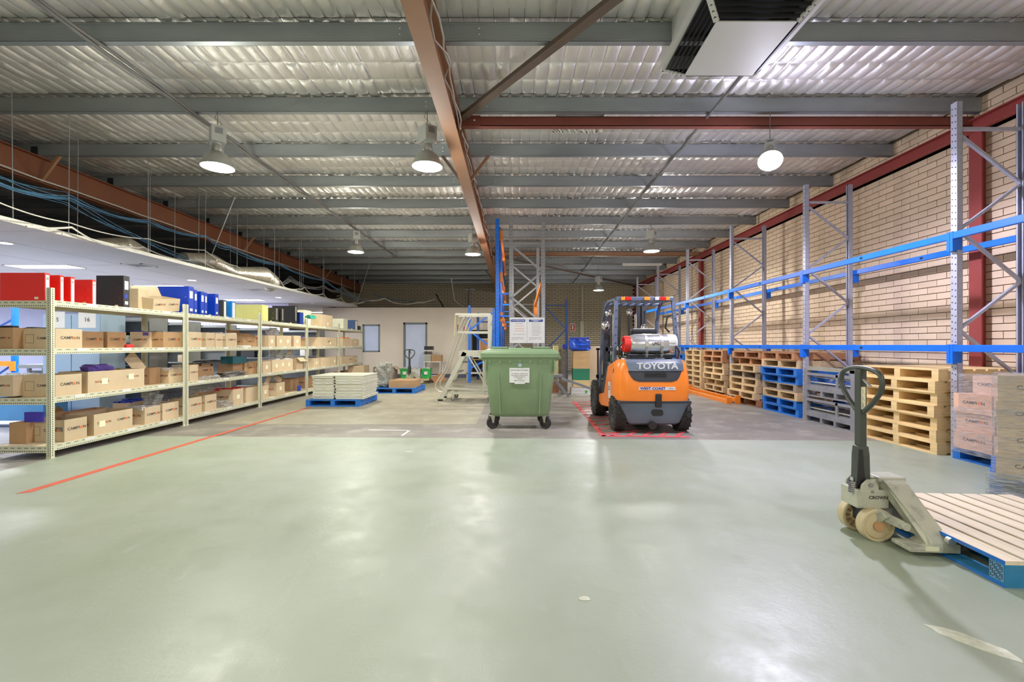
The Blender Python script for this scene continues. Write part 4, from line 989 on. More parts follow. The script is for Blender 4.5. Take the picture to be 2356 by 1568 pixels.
# seat, wheel, mast, mirrors, forks
se = MB(); se.box(-.24,.24,.35,.85,1.0,1.12); se.bar((0,.38,1.10),(0,.27,1.58),.42,.09,(0,1,0)); se.build('seat', m_black, fk, bevel=.03)
sw_ = MB(); n = 24; sw_.tube([(-.02+.17*math.cos(2*math.pi*i/n), 1.06+.14*math.sin(2*math.pi*i/n), 1.26+.09*math.sin(2*math.pi*i/n)) for i in range(n)], .013, 6, True); sw_.cyl((-.02,1.07,1.25),(-.02,1.22,.95),.02,8); sw_.bar((-.18,1.06,1.26),(.14,1.06,1.26),.02,.01)
sw_.build('steering_wheel', m_black, fk)
MB().box(-.42,.42,1.18,1.34,.6,1.02).build('dashboard', m_black, fk, bevel=.03)
for s in (-1, 1):
    q = MB(); q.box(s*.36-.04,s*.36+.04,1.50,1.62,.08,2.12); q.box(s*.29-.03,s*.29+.03,1.55,1.66,.08,2.10); q.build('mast_rail', m_fdk, fk)
    MB().cyl((s*.22,1.55,.3),(s*.22,1.55,1.9),.03,10).build('lift_cylinder', m_chrome, fk, smooth=True)
q = MB(); 
for z in (.35,1.2,2.08): q.box(-.36,.36,1.50,1.54,z,z+.07)
q.build('mast_crossmember', m_fdk, fk)
for s in (-1, 1):
    for k in range(2): MB().tube([(s*(.08+.03*k),1.55,.6),(s*(.09+.02*k),1.57,1.3),(s*(.06+.03*k),1.56,2.05)],.011,6).build('hose', m_black, fk, smooth=True)
q = MB(); q.box(-.5,.5,1.72,1.76,.35,.42); q.box(-.5,.5,1.72,1.76,.68,.75)
for i in range(7): q.box(-.48+i*.155,-.45+i*.155,1.72,1.75,.4,1.25)
q.box(-.5,.5,1.72,1.75,1.22,1.26); q.build('load_backrest', m_fdk, fk)
for x in (-.3,.3): q = MB(); q.box(x-.06,x+.06,1.76,1.80,.04,.75); q.prism([(1.76,.035),(2.85,.035),(2.85,.05),(1.9,.08),(1.76,.08)], 'x', x-.06, x+.06); q.build('fork', m_fdk, fk)
for (x, y, z, r) in ((-.42,.98,1.88,.06),(-.46,1.02,1.66,.075),(-.03,1.05,1.90,.055),(.22,1.0,1.62,.065)):
    o = blob('tmp', 'x y z w', (0,0,0), (r, r*.45, r*1.15), m_chrome, 'x', 3, 20, .9, rough=0); 
    for kk in ('label','category'): del o[kk]
    o.name = 'mirror'; o.parent = fk; o.location = (x, y, z-r*1.15); o.data.polygons.foreach_set('use_smooth', [True]*len(o.data.polygons))
    MB().cyl((x,y+.03,z),(x+(.05 if x<0 else .02),y+.05,2.02 if z>1.8 else z+.3),.008,6).build('mirror_arm', m_black, fk)
ga = MB(); ga.tube([(.47,.40,1.80),(.42,.40,1.76),(.40,.42,1.60),(.47,.44,1.53)],.014,8); ga.build('grab_handle', m_black, fk, smooth=True)

# ------------------------------------------------------------ pallet truck
m_jk = mat('truck_beige', C(190,190,170), .4, .05, .05, 4, dirt=C(70,66,60), dirt_amt=.5, dirt_scale=9); m_jd = mat('truck_handle', C(74,80,74), .42, .2, .05, 5)
m_wn = mat('nylon_wheel', C(206,190,150), .5, 0, .06, 8, dirt=C(120,90,60), dirt_amt=.35, dirt_scale=8)
def truck(loc, rz, label, m_w=m_wn, detail=True):
    t = thing('pallet_truck', label, 'pallet truck', loc, rz)
    for y in (-.095, .095):
        wo = MB().lathe([(.03,-.03),(.045,-.03),(.05,-.012),(.088,-.012),(.09,-.034),(.104,-.034),(.11,-.028),(.11,.028),(.104,.034),(.09,.034),(.088,.012),(.05,.012),(.045,.03),(.03,.03),(.03,-.03)], ax='y', n=36).build('steer_wheel', m_w, t, smooth=True, loc=(0,y,.11))
        c = MB().cyl((0,-.036,0),(0,.036,0),.032,18); 
        for i in range(12):
            a = i*math.pi/6
            for s in (-1, 1): c.bar((.03*math.cos(a),s*.018,.03*math.sin(a)),(.088*math.cos(a),s*.018,.088*math.sin(a)),.004,.014)
        c.build('hub', mat('hub_brown', C(150,116,84), .6), wo)
    MB().lathe([(.04,-.031),(.085,-.026),(.088,-.020)], (0,-.095,.11), 'y', 24).build('hub_cap', m_w, t, smooth=True); MB().cyl((0,-.135,.11),(0,-.12,.11),.034,18).build('axle_cap', mat('cap_tan', C(196,150,104), .6), t)
    MB().cyl((0,-.1,.11),(0,.1,.11),.018,12).build('axle', m_fdk, t)
    MB().box(-.045,.045,-.055,.055,.10,.24).build('wheel_fork', m_fdk, t)
    # pump housing
    p = MB(); p.box(-.11,.10,-.085,.085,.21,.335); p.cyl((.03,0,.335),(.03,0,.40),.055,18); p.cyl((.03,0,.40),(.03,0,.415),.04,14); p.build('pump_housing', m_jk, t, bevel=.01)
    for y in (-.075,.075): MB().prism([(-.09,.30),(.03,.30),(.035,.36),(.0,.405),(-.04,.405),(-.075,.37)], 'y', y-.008, y+.008).build('handle_lug', m_jk, t, bevel=.004)
    pv = MB(); 
    for y in (-.088,.088): pv.cyl((-.02,y-.004,.37),(-.02,y+.004,.37),.014,12); pv.cyl((-.01,y-.003,.325),(-.01,y+.003,.325),.009,10)
    pv.build('pivot_pin', m_grey, t)
    sp = MB(); 
    for i in range(6): sp.lathe([(.02,0),(.026,.006),(.02,.012)], (-.105,-.03,.30+i*.014), 'z', 10)
    sp.cyl((-.105,-.03,.28),(-.105,-.03,.41),.012,8); sp.build('lowering_valve', m_chrome, t)
    # handle
    MB().bar((-.03,0,.33),(-.03,0,1.15),.045,.06,(0,1,0)).build('handle_post', m_jd, t, bevel=.005)
    MB().prism([(-.05,.34),(.05,.34),(.042,.56),(.030,.62),(-.030,.62),(-.042,.56)], 'x', -.065, .005).build('handle_base', m_jd, t, bevel=.006)
    MB().prism([(-.09,.31),(-.03,.31),(-.05,.60),(-.075,.60)], 'y', -.052, -.046).build('base_guard', m_black, t)
    pts = []
    for i in range(9): a = math.pi*i/8; pts.append((-.03, math.cos(a)*.185*-1, 1.085+math.sin(a)*.075))
    loop = [(-.03,-.03,.855),(-.03,-.12,.93),(-.03,-.18,1.0),(-.03,-.202,1.06)]+[(-.03,-.195*math.cos(a), 1.09+.072*math.sin(a)**.8) for a in [math.pi*k/12 for k in range(1, 12)]]+[(-.03,.202,1.06),(-.03,.18,1.0),(-.03,.12,.93),(-.03,.03,.855)]
    MB().tube(loop, .0165, 12).build('handle_loop', m_jd, t, smooth=True)
    MB().bar((-.03,-.02,1.085),(-.04,-.11,1.04),.018,.008).build('release_lever', m_alu, t, bevel=.002)
    MB().box(-.047,-.018,-.0315,-.030,.875,1.03).build('instruction_label', m_label, t)
    if detail:
        ar = MB()
        for k in range(3): z = .905+k*.045; ar.bar((-.040,-.032,z+.02),(-.034,-.032,z),.002,.001); ar.bar((-.034,-.032,z),(-.040,-.032,z-.012),.002,.001); ar.bar((-.03,-.032,z-.012),(-.020,-.032,z-.012),.002,.001)
        ar.build('print', m_ink, t)
        decal(text_mesh('CROWN', .030, m_ink, .001, 1.05), 'print', t, (.028,-.0865,.285), '-Y')
    # yoke and forks
    y_ = MB(); out = [(-.345,.035),(-.345,.09),(-.30,.13),(-.115,.385),(-.06,.42),(.06,.42),(.115,.385),(.30,.13),(.345,.09),(.345,.035)]; inn = [(.225,.035),(.225,.08),(.06,.30),(-.06,.30),(-.225,.08),(-.225,.035)]
    for s in (1, -1):
        q = [(s*a, b_) for a, b_ in [(.06,.42),(.115,.385),(.30,.13),(.345,.09),(.345,.035),(.22,.035),(.22,.08),(.02,.36)]]
        V = []; n = len(q)
        for x in (.11, .20): V += [(x+(.08 if b_ < .15 else 0)*(x > .15)+(.05 if b_ < .15 else 0)*(x < .15)+(-.05 if b_ > .3 and x < .15 else 0), a, b_) for a, b_ in q]
        y_.add(V, [(i,(i+1)%n,n+(i+1)%n,n+i) for i in range(n)]+[tuple(reversed(range(n))), tuple(range(n,2*n))])
    y_.box(.04,.22,-.075,.075,.385,.42)
    y_.build('yoke', m_jk, t, bevel=.008)
    MB().prism([(-.22,.08),(.22,.08),(.07,.36),(-.07,.36)], 'x', .195, .205).build('back_plate', mat('plate_grey', C(136,134,132), .5, .1, .05), t)
    for s in (-1, 1):
        a = MB(); a.bar((0,s*.115,.15),(.02,s*.16,.20),.03,.05); a.bar((-.02,s*.10,.20),(.10,s*.20,.145),.03,.055); a.bar((.10,s*.20,.145),(.30,s*.24,.08),.025,.05); a.cyl((.10,s*.18,.145),(.10,s*.235,.145),.026,14)
        a.build('lift_link', m_jk, t, bevel=.004)
        f = MB(); f.prism([(.03,.035),(.33,.03),(.33,.085),(.17,.078),(.14,.062),(.03,.062)], 'y', s*.27-.078, s*.27+.078); f.build('fork_heel', m_jk, t, bevel=.006)
        f = MB(); f.box(.33,1.22,s*.27-.078,s*.27+.078,.048,.085); f.cyl((1.10,s*.27-.04,.037),(1.10,s*.27+.04,.037),.036,14); f.build('fork', mat('fork_dark', C(70,70,66), .5, .3), t, bevel=.004)
        MB().cyl((.255,s*.345,.115),(.255,s*.375,.115),.024,14).build('fork_pin', m_alu, t)
        MB().cyl((-.0,s*.345,.05),(.0,s*.35,.05),.02,10) if 0 else None
        MB().box(.12,.20,s*.349-.0008,s*.349+.0008,.045,.072).build('warning_sticker', m_label, t)
    return t
truck((2.45, 3.17, 0), math.radians(-3), 'beige pallet truck with a dark loop handle beside the slatted pallet')

# foreground pallet
fp = pallet('pallet', 'blue edged pallet with bare weathered slats, forks of the pallet truck under it', (2.665, 2.465, 0), m_palteal, m_pineg, rz=math.radians(-3.4), gapn=9, H=.150)
e = MB(); e.box(-.003,-.0005,0,PW,.128,.149); e.build('painted_edge', m_palblue, fp); MB().box(-.003,-.0005,0,PW,.001,.02).build('painted_edge', m_palblue, fp)
nl = MB(); nl.box(-.0025,0,.006,.084,.03,.122); nl.build('nail_plate', mat('plate_blue', C(110,160,200), .4, .3), fp)
nd = MB()
for i in range(7):
    for j in range(9): 
        if (i*3+j*5) % 4: nd.box(-.0035,-.0024,.012+i*.0105,.018+i*.0105,.036+j*.0095,.042+j*.0095)
nd.build('nail_slots', m_dark, fp, kind='stuff')
ar = MB(); n = 20; ro, ri = .045, .026; ov = []
for i in range(n+1):
    a = .7+4.6*i/n; ov.append(((.155+ro*1.3*math.cos(a), -.0012, .075+ro*math.sin(a)), (.155+ri*1.3*math.cos(a), -.0012, .075+ri*math.sin(a))))
V = [p for q in ov for p in q]; ar.add(V, [(2*i,2*i+1,2*i+3,2*i+2) for i in range(n)]); ar.build('print', m_white, fp)
MB().box(-.0025,0,1.09,1.15,.035,.12).build('print', m_white, fp)

# wrapped loads
pallet('pallet', 'blue pallet under the wrapped pinkish cartons, first rack post beside it', (5.12, 4.14, 0), m_palblue)
m_cardp = mat('cardboard_pink', C(222,178,150), .7, 0, .05, 5, rnd=.04)
k = 0
for L in range(4):
    for j in range(2):
        y0 = 4.84-j*.44 - (.06 if L == 3 else 0); zz = PH+L*.208
        carton('pinkish wrapped carton by the rack post, %s layer, %s' % (['bottom','second','third','top'][L], ['end box','box next to the end one'][j]), 5.10+(.02 if L % 2 else -.01)+.5+(.03 if L == 3 else 0), y0, zz, .5, .42-(.1 if L == 3 and j == 0 else 0), .206, m=m_cardp, open_=False, logo='X', rz=math.pi, group='wrapped cartons by the post')
sq_ = MB(); sq_.box(5.075,5.08,4.38,5.28,.10,.62); sq_.box(5.085,5.09,4.36,5.2,.60,1.0); sq_.box(5.08,5.62,5.28,5.285,.12,.9); sq_.box(5.09,5.6,4.36,5.16,.99,.993)
tag(sq_.build('stretch_film', m_film), 'clear stretch film around the pinkish cartons by the post', 'film')
# near wrapped stack turned towards the aisle
ang = math.radians(223); dn = Vector((math.cos(ang), math.sin(ang), 0)); rv = Vector((-math.sin(ang), math.cos(ang), 0))*1.0
rv = Vector((.68,-.73,0)).normalized(); P0 = Vector((4.235, 4.0, 0)); inw = Vector((.73,.68,0)).normalized()
np_ = pallet('pallet', 'pallet under the wrapped stack at the edge of the view', (0,0,0), m_palblue); np_.rotation_euler = (0,0,ang-math.pi)
np_.location = P0 + rv*1.13 + inw*.03 + Vector((0,0,0))
for L in range(4):
    for j in range(2):
        w_ = .44; c_ = P0+rv*(w_*(j+.5)+(.01 if L % 2 else 0))+inw*.25
        t = carton('brown wrapped carton in the shiny stack at the view edge, %s layer, %s' % (['bottom','second','third','top'][L], ['outer box','next box'][j]), 0, 0, PH+L*.227, .45, w_-.01, .225, m=m_card, open_=False, logo='X', group='wrapped cartons at the view edge')
        t.location = (c_.x, c_.y, PH+L*.227); t.rotation_euler = (0,0,ang)
wf = MB(); M_ = Matrix.Rotation(ang, 4, 'Z'); M_.translation = P0+rv*.44+inw*.25
MB1 = MB().box(.238,.242,-.50,.50,.0,.20,M_).box(-.3,.24,.47,.474,.0,.2,M_)
sk = tag(MB1.build('film_skirt', m_bag), 'white film skirt hanging over the pallet at the view edge', 'film')
for (z0, z1, o_) in ((.16,.35,.012),(.32,.75,.008),(.72,1.07,.012)):
    wf.box(.225+o_, .227+o_, -.46, .46, z0, z1, M_); wf.box(-.25, .23, .45+o_, .452+o_, z0, z1, M_); wf.box(-.25,.23,-.452-o_,-.45-o_,z0,z1,M_)
wf.box(-.24,.235,-.45,.45,1.065,1.067,M_)
tag(wf.build('stretch_film', m_film), 'shiny stretch film wrapped around the brown cartons at the view edge', 'film')
blob('stretch_film_skirt', 'loose white film trailing on the floor below the wrapped stack', (4.35,3.85,.0), (.25,.16,.03), m_film, 'film', 21, rough=.3)

# ------------------------------------------------------------ green wheelie bin
bn = thing('waste_bin', 'green four wheeled waste bin with a white recycling notice', 'bin', (.105, 7.42, 0))
def rrect(hx, hy, r, z, n=5):
    P = []
    for (cx, cy, a0) in ((hx-r,-hy+r,-90),(hx-r,hy-r,0),(-hx+r,hy-r,90),(-hx+r,-hy+r,180)):
        for i in range(n+1): a = math.radians(a0+90*i/n); P.append((cx+r*math.cos(a), cy+r*math.sin(a), z))
    return P
MB().loft([rrect(.40,.27,.06,.195),rrect(.445,.30,.07,.215),rrect(.465,.315,.07,.26),rrect(.535,.352,.06,.86),rrect(.555,.36,.05,1.06),rrect(.60,.375,.04,1.10),rrect(.607,.38,.04,1.165)]).build('body', m_bin, bn, smooth=True)
MB().loft([rrect(.622,.39,.04,1.13),rrect(.622,.39,.04,1.16),rrect(.61,.38,.04,1.165)]).build('rim', m_bin, bn, smooth=True, bevel=0)
MB().loft([rrect(.617,.385,.04,1.168),rrect(.617,.385,.04,1.195),rrect(.55,.36,.06,1.235),rrect(.50,.34,.08,1.255)]).build('lid', m_bin, bn, smooth=True)
MB().loft([rrect(.20,.10,.03,1.25),rrect(.17,.08,.03,1.275)]).build('lid_panel', m_bin, bn, smooth=True, loc=(0,-.2,0))
rb = MB()
for i in range(7): x = -.47+i*.157; rb.bar((x,-.368,1.13),(x,-.362,1.04),.012,.03,(1,0,0))
for x in (-.335,.325): rb.bar((x,-.360,.90),(x*.92,-.322,.24),.016,.022,(1,0,0))
for s in (-1, 1): rb.box(s*.535-.012,s*.535+.012,-.372,-.33,.93,1.12)
rb.build('rib', m_bin, bn, kind='stuff')
for x in (-.32,.34):
    h = MB(); h.cyl((x-.12,-.30,1.275),(x+.12,-.30,1.275),.016,10); h.box(x-.135,x-.12,-.31,-.24,1.22,1.29); h.box(x+.12,x+.135,-.31,-.24,1.22,1.29); h.cyl((x-.12,-.345,1.225),(x+.12,-.345,1.225),.014,10)
    h.build('handle', m_bin, bn, smooth=True)
for s in (-1, 1): MB().cyl((s*.60,0,1.10),(s*.67,0,1.10),.03,12).build('trunnion', m_bin, bn, smooth=True)
MB().box(-.165,.145,-.3675,-.350,.735,.960).build('notice', m_white, bn, loc=(0,0,0)).rotation_euler = (0,0,0)
for (s_, z, sz, wd) in (('E.POS RECYCLING', .928, .034, 1.0),('For delivery of office and', .877,.025,1.0),('waste paper please phone', .851,.025,1.0),('SUB Recycling on', .825,.025,1.0),('PHONE', .796,.024,1.0),('0401 515 421', .766,.030,1.0)):
    decal(text_mesh(s_, sz, m_ink, 0, wd), 'print', bn, (-.010,-.3687,z), '-Y')
MB().box(-.085,.075,-.3665,-.350,.715,.733).build('notice', m_white, bn)
blob_ = MB().lathe([(0,0),(.03,0)], (0,-.369,1.005), 'y', 14).build('badge', mat('badge', C(160,180,190), .4), bn)
for (x, y, a) in ((-.43,-.24,.35),(.40,-.24,-.6),(-.43,.24,0),(.40,.24,.2)):
    M = Matrix.Rotation(a+math.pi/2, 4, 'Z')
    wo = MB().lathe([(.03,-.02),(.065,-.018),(.07,-.024),(.092,-.024),(.098,-.015),(.098,.015),(.092,.024),(.07,.024),(.065,.018),(.03,.02)], ax='x', n=26).build('wheel', m_rubber, bn, smooth=True, loc=(x, y, .098)); wo.rotation_euler = (0,0,a+math.pi/2)
    MB().lathe([(0,-.024),(.03,-.02),(.06,-.012),(.06,.012),(.03,.02),(0,.024)], ax='x', n=14).build('hub', m_fdk, wo, smooth=True)
    b = MB(); 
    for s in (-1, 1): b.prism([(-.012,0),(.012,0),(.045,.12),(-.03,.12)], 'x', s*.03-.002, s*.03+.002)
    b.box(-.045,.045,-.045,.045,.10,.115); b.build('castor_bracket', m_alu, wo)

# ------------------------------------------------------------ middle racks behind the bin
def tallpost(x, y, m, H=4.15, t=None, w=.09, flip=1):
    p = MB(); p.box(x,x+w,y,y+.003,0,H); p.box(x,x+.003,y,y+.07,0,H); p.box(x+w-.003,x+w,y,y+.07,0,H); po = p.build('post', m, t)
    h = MB(); z = .1
    while z < H-.05:
        for dx in (.025,.065): h.lathe([(0,0),(.008,0)], (x+dx, y-.001, z+(.02 if dx>.03 else 0)), 'y', 5)
        z += .08
    h.build('slot_holes', m_dark, po, kind='stuff'); return po
def xframe(y, x0, dep, H, m, label, zz, sign=1):
    t = thing('rack_upright', label, 'rack frame', (0,0,0)); tallpost(x0, y, m, H, t); tallpost(x0+dep-.09, y, m, H, t)
    pts = [(x0+.06 if i % 2 == 0 else x0+dep-.06, z) for i, z in enumerate(zz)]
    for a, b_ in zip(pts, pts[1:]): MB().bar((a[0],y+.035,a[1]),(b_[0],y+.035,b_[1]),.03,.045).build('brace', m, t)
    MB().box(x0+.06,x0+dep-.06,y+.02,y+.05,zz[0]+.03,zz[0]+.06).build('tie_bar', m, t)
    return t
m_rg = mat('rack_grey', C(160,162,164), .45, .4, .06)
xframe(10.5, -.10, .84, 4.15, m_rg, 'grey rack frame standing face on behind the notice boards', [3.62,3.02,2.42,1.82,1.22,.62,.2])
xframe(13.26, -.08, .84, 4.15, m_rg, 'second grey rack frame seen through the first', [3.62,3.02,2.42,1.82,1.22,.62,.2])
xframe(16.0, -.05, .84, 2.9, m_rg, 'third lower grey rack frame behind the two tall ones', [2.7,2.1,1.5,.9,.3])
for i, y in enumerate((10.2, 12.95, 15.7)):
    t = thing('rack_upright', 'tall blue rack upright standing beside the grey frames, %s in line' % ordn[i], 'rack post', (0,0,0))
    tallpost(-.40, y, m_dblue if i else m_blue, 4.15, t); q = MB(); q.box(-.40,-.31,y+.75,y+.753,0,4.15); q.box(-.40,-.397,y+.68,y+.753,0,4.15); q.build('post', m_dblue, t)
    for z in (.4,1.3,2.2,3.1,3.9): MB().bar((-.35,y+.04,z),(-.35,y+.73,z+.25),.03,.03).build('brace', m_dblue, t)
    for z in (2.45, 1.95): MB().box(-.31,-.10,y+.02,y+.05,z,z+.04).build('spacer_bar', m_blue, t)
for z in (3.9, 2.95, 2.05):
    for i, y in enumerate((10.32, 13.07)):
        t = thing('rack_beam', 'orange rack beam between blue uprights, %s level, %s bay' % ({3.9:'top',2.95:'middle',2.05:'low'}[z], ('front','rear')[i]), 'beam', (0,0,0))
        MB().box(-.30,-.25,y,y+2.6,z-.11,z).build('beam_bar', m_orange, t); MB().box(-.31,-.24,y-.02,y+.04,z-.2,z+.01).build('connector', m_orange, t); MB().box(-.31,-.24,y+2.56,y+2.62,z-.2,z+.01).build('connector', m_orange, t)
t = thing('rack_beam', 'orange beam hooked inside the grey frames near the notice boards', 'beam', (0,0,0)); MB().bar((.66,10.7,2.75),(.62,13.1,2.45),.05,.1).build('beam_bar', m_orange, t); MB().box(.60,.68,13.0,13.1,2.15,2.5).build('connector', m_orange, t)
# notice boards
for i, (x0, x1) in enumerate(((-.085,.315),(.32,.72))):
    t = thing('notice_board', ['white notice with orange load lines, beside the other blue headed one','white text notice on the grey rack frame, second of the pair'][i], 'sign', (x0, 10.47, WZ(789,10.47))); W = x1-x0; H = WZ(730,10.47)-WZ(789,10.47)
    MB().box(0,W,0,.004,0,H).build('panel', m_white, t); MB().box(.04,W-.04,-.0015,0,H-.10,H-.045).build('header_bar', mat('sign_blue', C(40,66,150), .5), t)
    if i == 0: decal(text_mesh('SAFE WORKING LOADS', .026, m_white, .001), 'print', t, (W/2,-.0022,H-.072), '-Y')
    else:
        decal(text_mesh('RACKING AND SHELVING', .020, m_white, .001), 'print', t, (W/2,-.0022,H-.060), '-Y'); decal(text_mesh('INSPECTION', .02, m_white, .001), 'print', t, (W/2,-.0022,H-.082), '-Y')
    q = MB()
    if i == 0:
        for z in (.39,.335,.28): q.box(.11,.33,-.0012,0,z,z+.007)
        q.build('print', m_inko, t); q = MB(); q.box(.09,.33,-.0012,0,.20,.204); q.add([(.08,-.001,.202),(.10,-.001,.212),(.10,-.001,.192)],[(0,1,2)]); q.add([(.34,-.001,.202),(.32,-.001,.212),(.32,-.001,.192)],[(0,1,2)])
        for z in (.45,.44): q.box(.13,.30,-.001,0,z,z+.003)
    else:
        for k in range(14): q.box(.10,.10+R.uniform(.15,.22),-.001,0,.46-k*.022,.463-k*.022)
    for k in range(2): q.box(.04,W-.05-k*.03,-.001,0,.125-k*.012,.128-k*.012)
    q.box(.09,.2,-.001,0,.085,.089); q.box(.24,.33,-.001,0,.085,.089); q.build('print', m_ink, t, kind='stuff')
    tr = MB(); tr.prism([(.045,.07),(.06,.095),(.075,.07),(.068,.07),(.06,.083),(.052,.07)], 'y', -.001, 0); tr.build('print', m_black, t)
# short blue frames near the partition
for i, (y, x0, H) in enumerate(((15.9,-1.58,2.70),(17.4,-1.40,2.55))):
    t = thing('rack_upright', 'short blue rack frame behind the ladder, %s' % ('front one' if i == 0 else 'rear one'), 'rack frame', (0,0,0)); m = m_blue if i == 0 else m_dblue
    tallpost(x0, y, m, H, t); tallpost(x0+.85, y, m, H-.1, t)
    zz = [H-.35,1.75,.95,.2] if i else [1.9,2.45]
    if i == 0:
        for a, b_ in (((x0+.06,1.85),(x0+.85,2.45)),((x0+.06,1.80),(x0+.80,1.25)),((x0+.06,.5),(x0+.85,.9))): MB().bar((a[0],y+.03,a[1]),(b_[0],y+.03,b_[1]),.03,.06).build('brace', m, t)
    else:
        for a, b_ in (((x0+.06,2.2),(x0+.85,2.2)),((x0+.06,.3),(x0+.85,.9))): MB().bar((a[0],y+.03,a[1]),(b_[0],y+.03,b_[1]),.03,.05).build('brace', m, t)

# ------------------------------------------------------------ platform ladder
ld = thing('platform_ladder', 'aluminium platform ladder on castors next to the green bin', 'ladder', (0,0,0))
m_al2 = mat('ladder_alu', C(206,206,190), .38, .45, .05, 8)
Yl, Yr = 10.7, 11.35
for y in (Yl, Yr):
    q = MB(); q.bar((-1.72,y,.03),(-1.14,y,1.14),.10,.035,(0,1,0)); q.build('stringer', m_al2, ld)
    q = MB(); q.bar((-1.28,y,1.12),(-.55,y,1.12),.035,.13); q.build('platform_rail', m_al2, ld)
    q = MB(); q.box(-.60,-.53,y-.02,y+.02,.16,2.06); q.build('upright', m_al2, ld); MB().box(-.72,-.68,y-.02,y+.02,.16,1.1).build('upright', m_al2, ld)
    q = MB(); q.bar((-1.36,y,2.04),(-.55,y,2.04),.035,.045); q.bar((-1.30,y,1.62),(-.55,y,1.62),.03,.045); q.build('guard_rail', m_al2, ld)
    q = MB(); q.tube([(-1.12,y,2.0),(-1.20,y,1.9),(-1.42,y,1.3),(-1.60,y,.75),(-1.82,y,.42),(-1.83,y,.30),(-1.74,y,.22),(-1.62,y,.20)],.016,8); q.tube([(-.98,y,2.0),(-1.06,y,1.86),(-1.30,y,1.2)],.016,8); q.build('hand_rail', m_al2, ld, smooth=True)
    q = MB(); q.bar((-1.36,y,2.04),(-1.38,y,1.52),.03,.03); q.build('gate_post', mat('yellow_grey', C(200,196,150), .5), ld)
    q = MB(); q.bar((-1.58,y,.30),(-.52,y,.26),.03,.05); q.bar((-1.5,y,.19),(-.45,y,.17),.03,.05); q.build('base_rail', m_al2, ld)
    MB().bar((-1.05,y,1.05),(-.6,y,.30),.03,.03).build('strut', m_al2, ld)
    for x in (-1.42,-.56):
        wo = MB().lathe([(.012,-.012),(.052,-.014),(.052,.014),(.012,.012)], ax='y', n=16).build('castor_wheel', mat('castor_grey', C(110,110,106), .5), ld, smooth=True, loc=(x,y,.055)); MB().box(-.02,.02,-.022,.022,.0,.1).build('castor_fork', m_alu, wo)
    q = MB(); q.box(-1.77,-1.66,y-.03,y+.03,0,.045); q.build('foot', m_black, ld)
for k in range(4):
    f = (k+1)/5; x = -1.72+.58*f; z = .03+1.11*f; MB().box(x-.02,x+.14,Yl,Yr,z-.02,z).build('tread', mat('tread_grey', C(120,118,108), .6), ld)
MB().box(-1.24,-.55,Yl,Yr,1.13,1.16).build('platform', m_al2, ld)
MB().box(-1.32,-1.30,Yl,Yl+.05,1.62,1.80).build('warning_tag', m_red, ld); MB().box(-1.24,-1.22,Yr,Yr+.05,1.62,1.78).build('warning_tag', m_red, ld)

# ------------------------------------------------------------ white slabs on the blue pallet
pallet('pallet', 'blue pallet on the floor carrying two columns of white slabs', (-4.45+1.165, 9.72, 0), m_palblue, rz=math.radians(88.5))
m_slab = mat('slab_white', C(212,214,198), .5, 0, .05, 4, rnd=.05)
lw = ['lowest','second','third','fourth','fifth','sixth','seventh','top']
for c, (x0, w_) in enumerate(((-4.32,.45),(-3.83,.60))):
    z = .151
    for i in range(8):
        h = R.choice([.055,.065,.07]); t = thing('slab_panel', 'white boxed slab in the %s column on the blue pallet, %s' % (('narrow','wide')[c], lw[i]), 'panel', (x0+R.uniform(-.02,.02), 9.80+R.uniform(-.03,.02), z), R.uniform(-.02,.02), 'white slabs on the blue pallet')
        MB().box(0,w_,0,1.0,0,h-.006).build('body', m_slab, t, bevel=.006, seg=1); MB().box(-.014,w_+.014,-.014,1.014,h-.024,h-.003).build('lid', m_slab, t, bevel=.003, seg=1)
        if i in (1,3,5,6): MB().box(w_*.12,w_*.4,-.0085,-.006,.010,.038).build('sticker', m_white, t); MB().box(w_*.62,w_*.92,-.0085,-.006,.010,.038).build('sticker', m_white, t)
        z += h
pallet('pallet', 'blue pallet further back carrying a wrapped bundle and flat box', (-3.82+1.165, 12.32, 0), m_palblue, rz=math.radians(88))
blob('wrapped_bundle', 'grey bundle in clear plastic standing on the rear blue pallet', (-3.60,12.75,.148), (.22,.28,.33), film('bundle_film', C(190,192,184), .8, .3), 'bundle', 31, 18, .55, rough=.2)
blob('bundle_core', 'dark parts inside the wrapped bundle on the rear blue pallet', (-3.60,12.78,.15), (.17,.2,.26), mat('core', C(120,116,104), .7, 0, .3, 8), 'bundle', 32, 12, .55, rough=.15)
carton('flat brown carton lying on the rear blue pallet', -2.68, 12.42, .148, .72, .8, .20, m=m_cardd, open_=False, logo='')
carton('large grey brown open carton against the partition wall', -4.45, 16.9, 0, .75, .6, .50, m=mat('card_grey', C(150,128,102), .8, 0, .08, 4), logo='', flaps='a')
carton('tan carton behind the wrapped bundle', -5.05, 15.4, 0, .55, .55, .62, m=m_card, logo='')
carton('small tan carton on the floor past the shelving end', -5.6, 16.0, 0, .45, .45, .42, m=m_card, logo='')
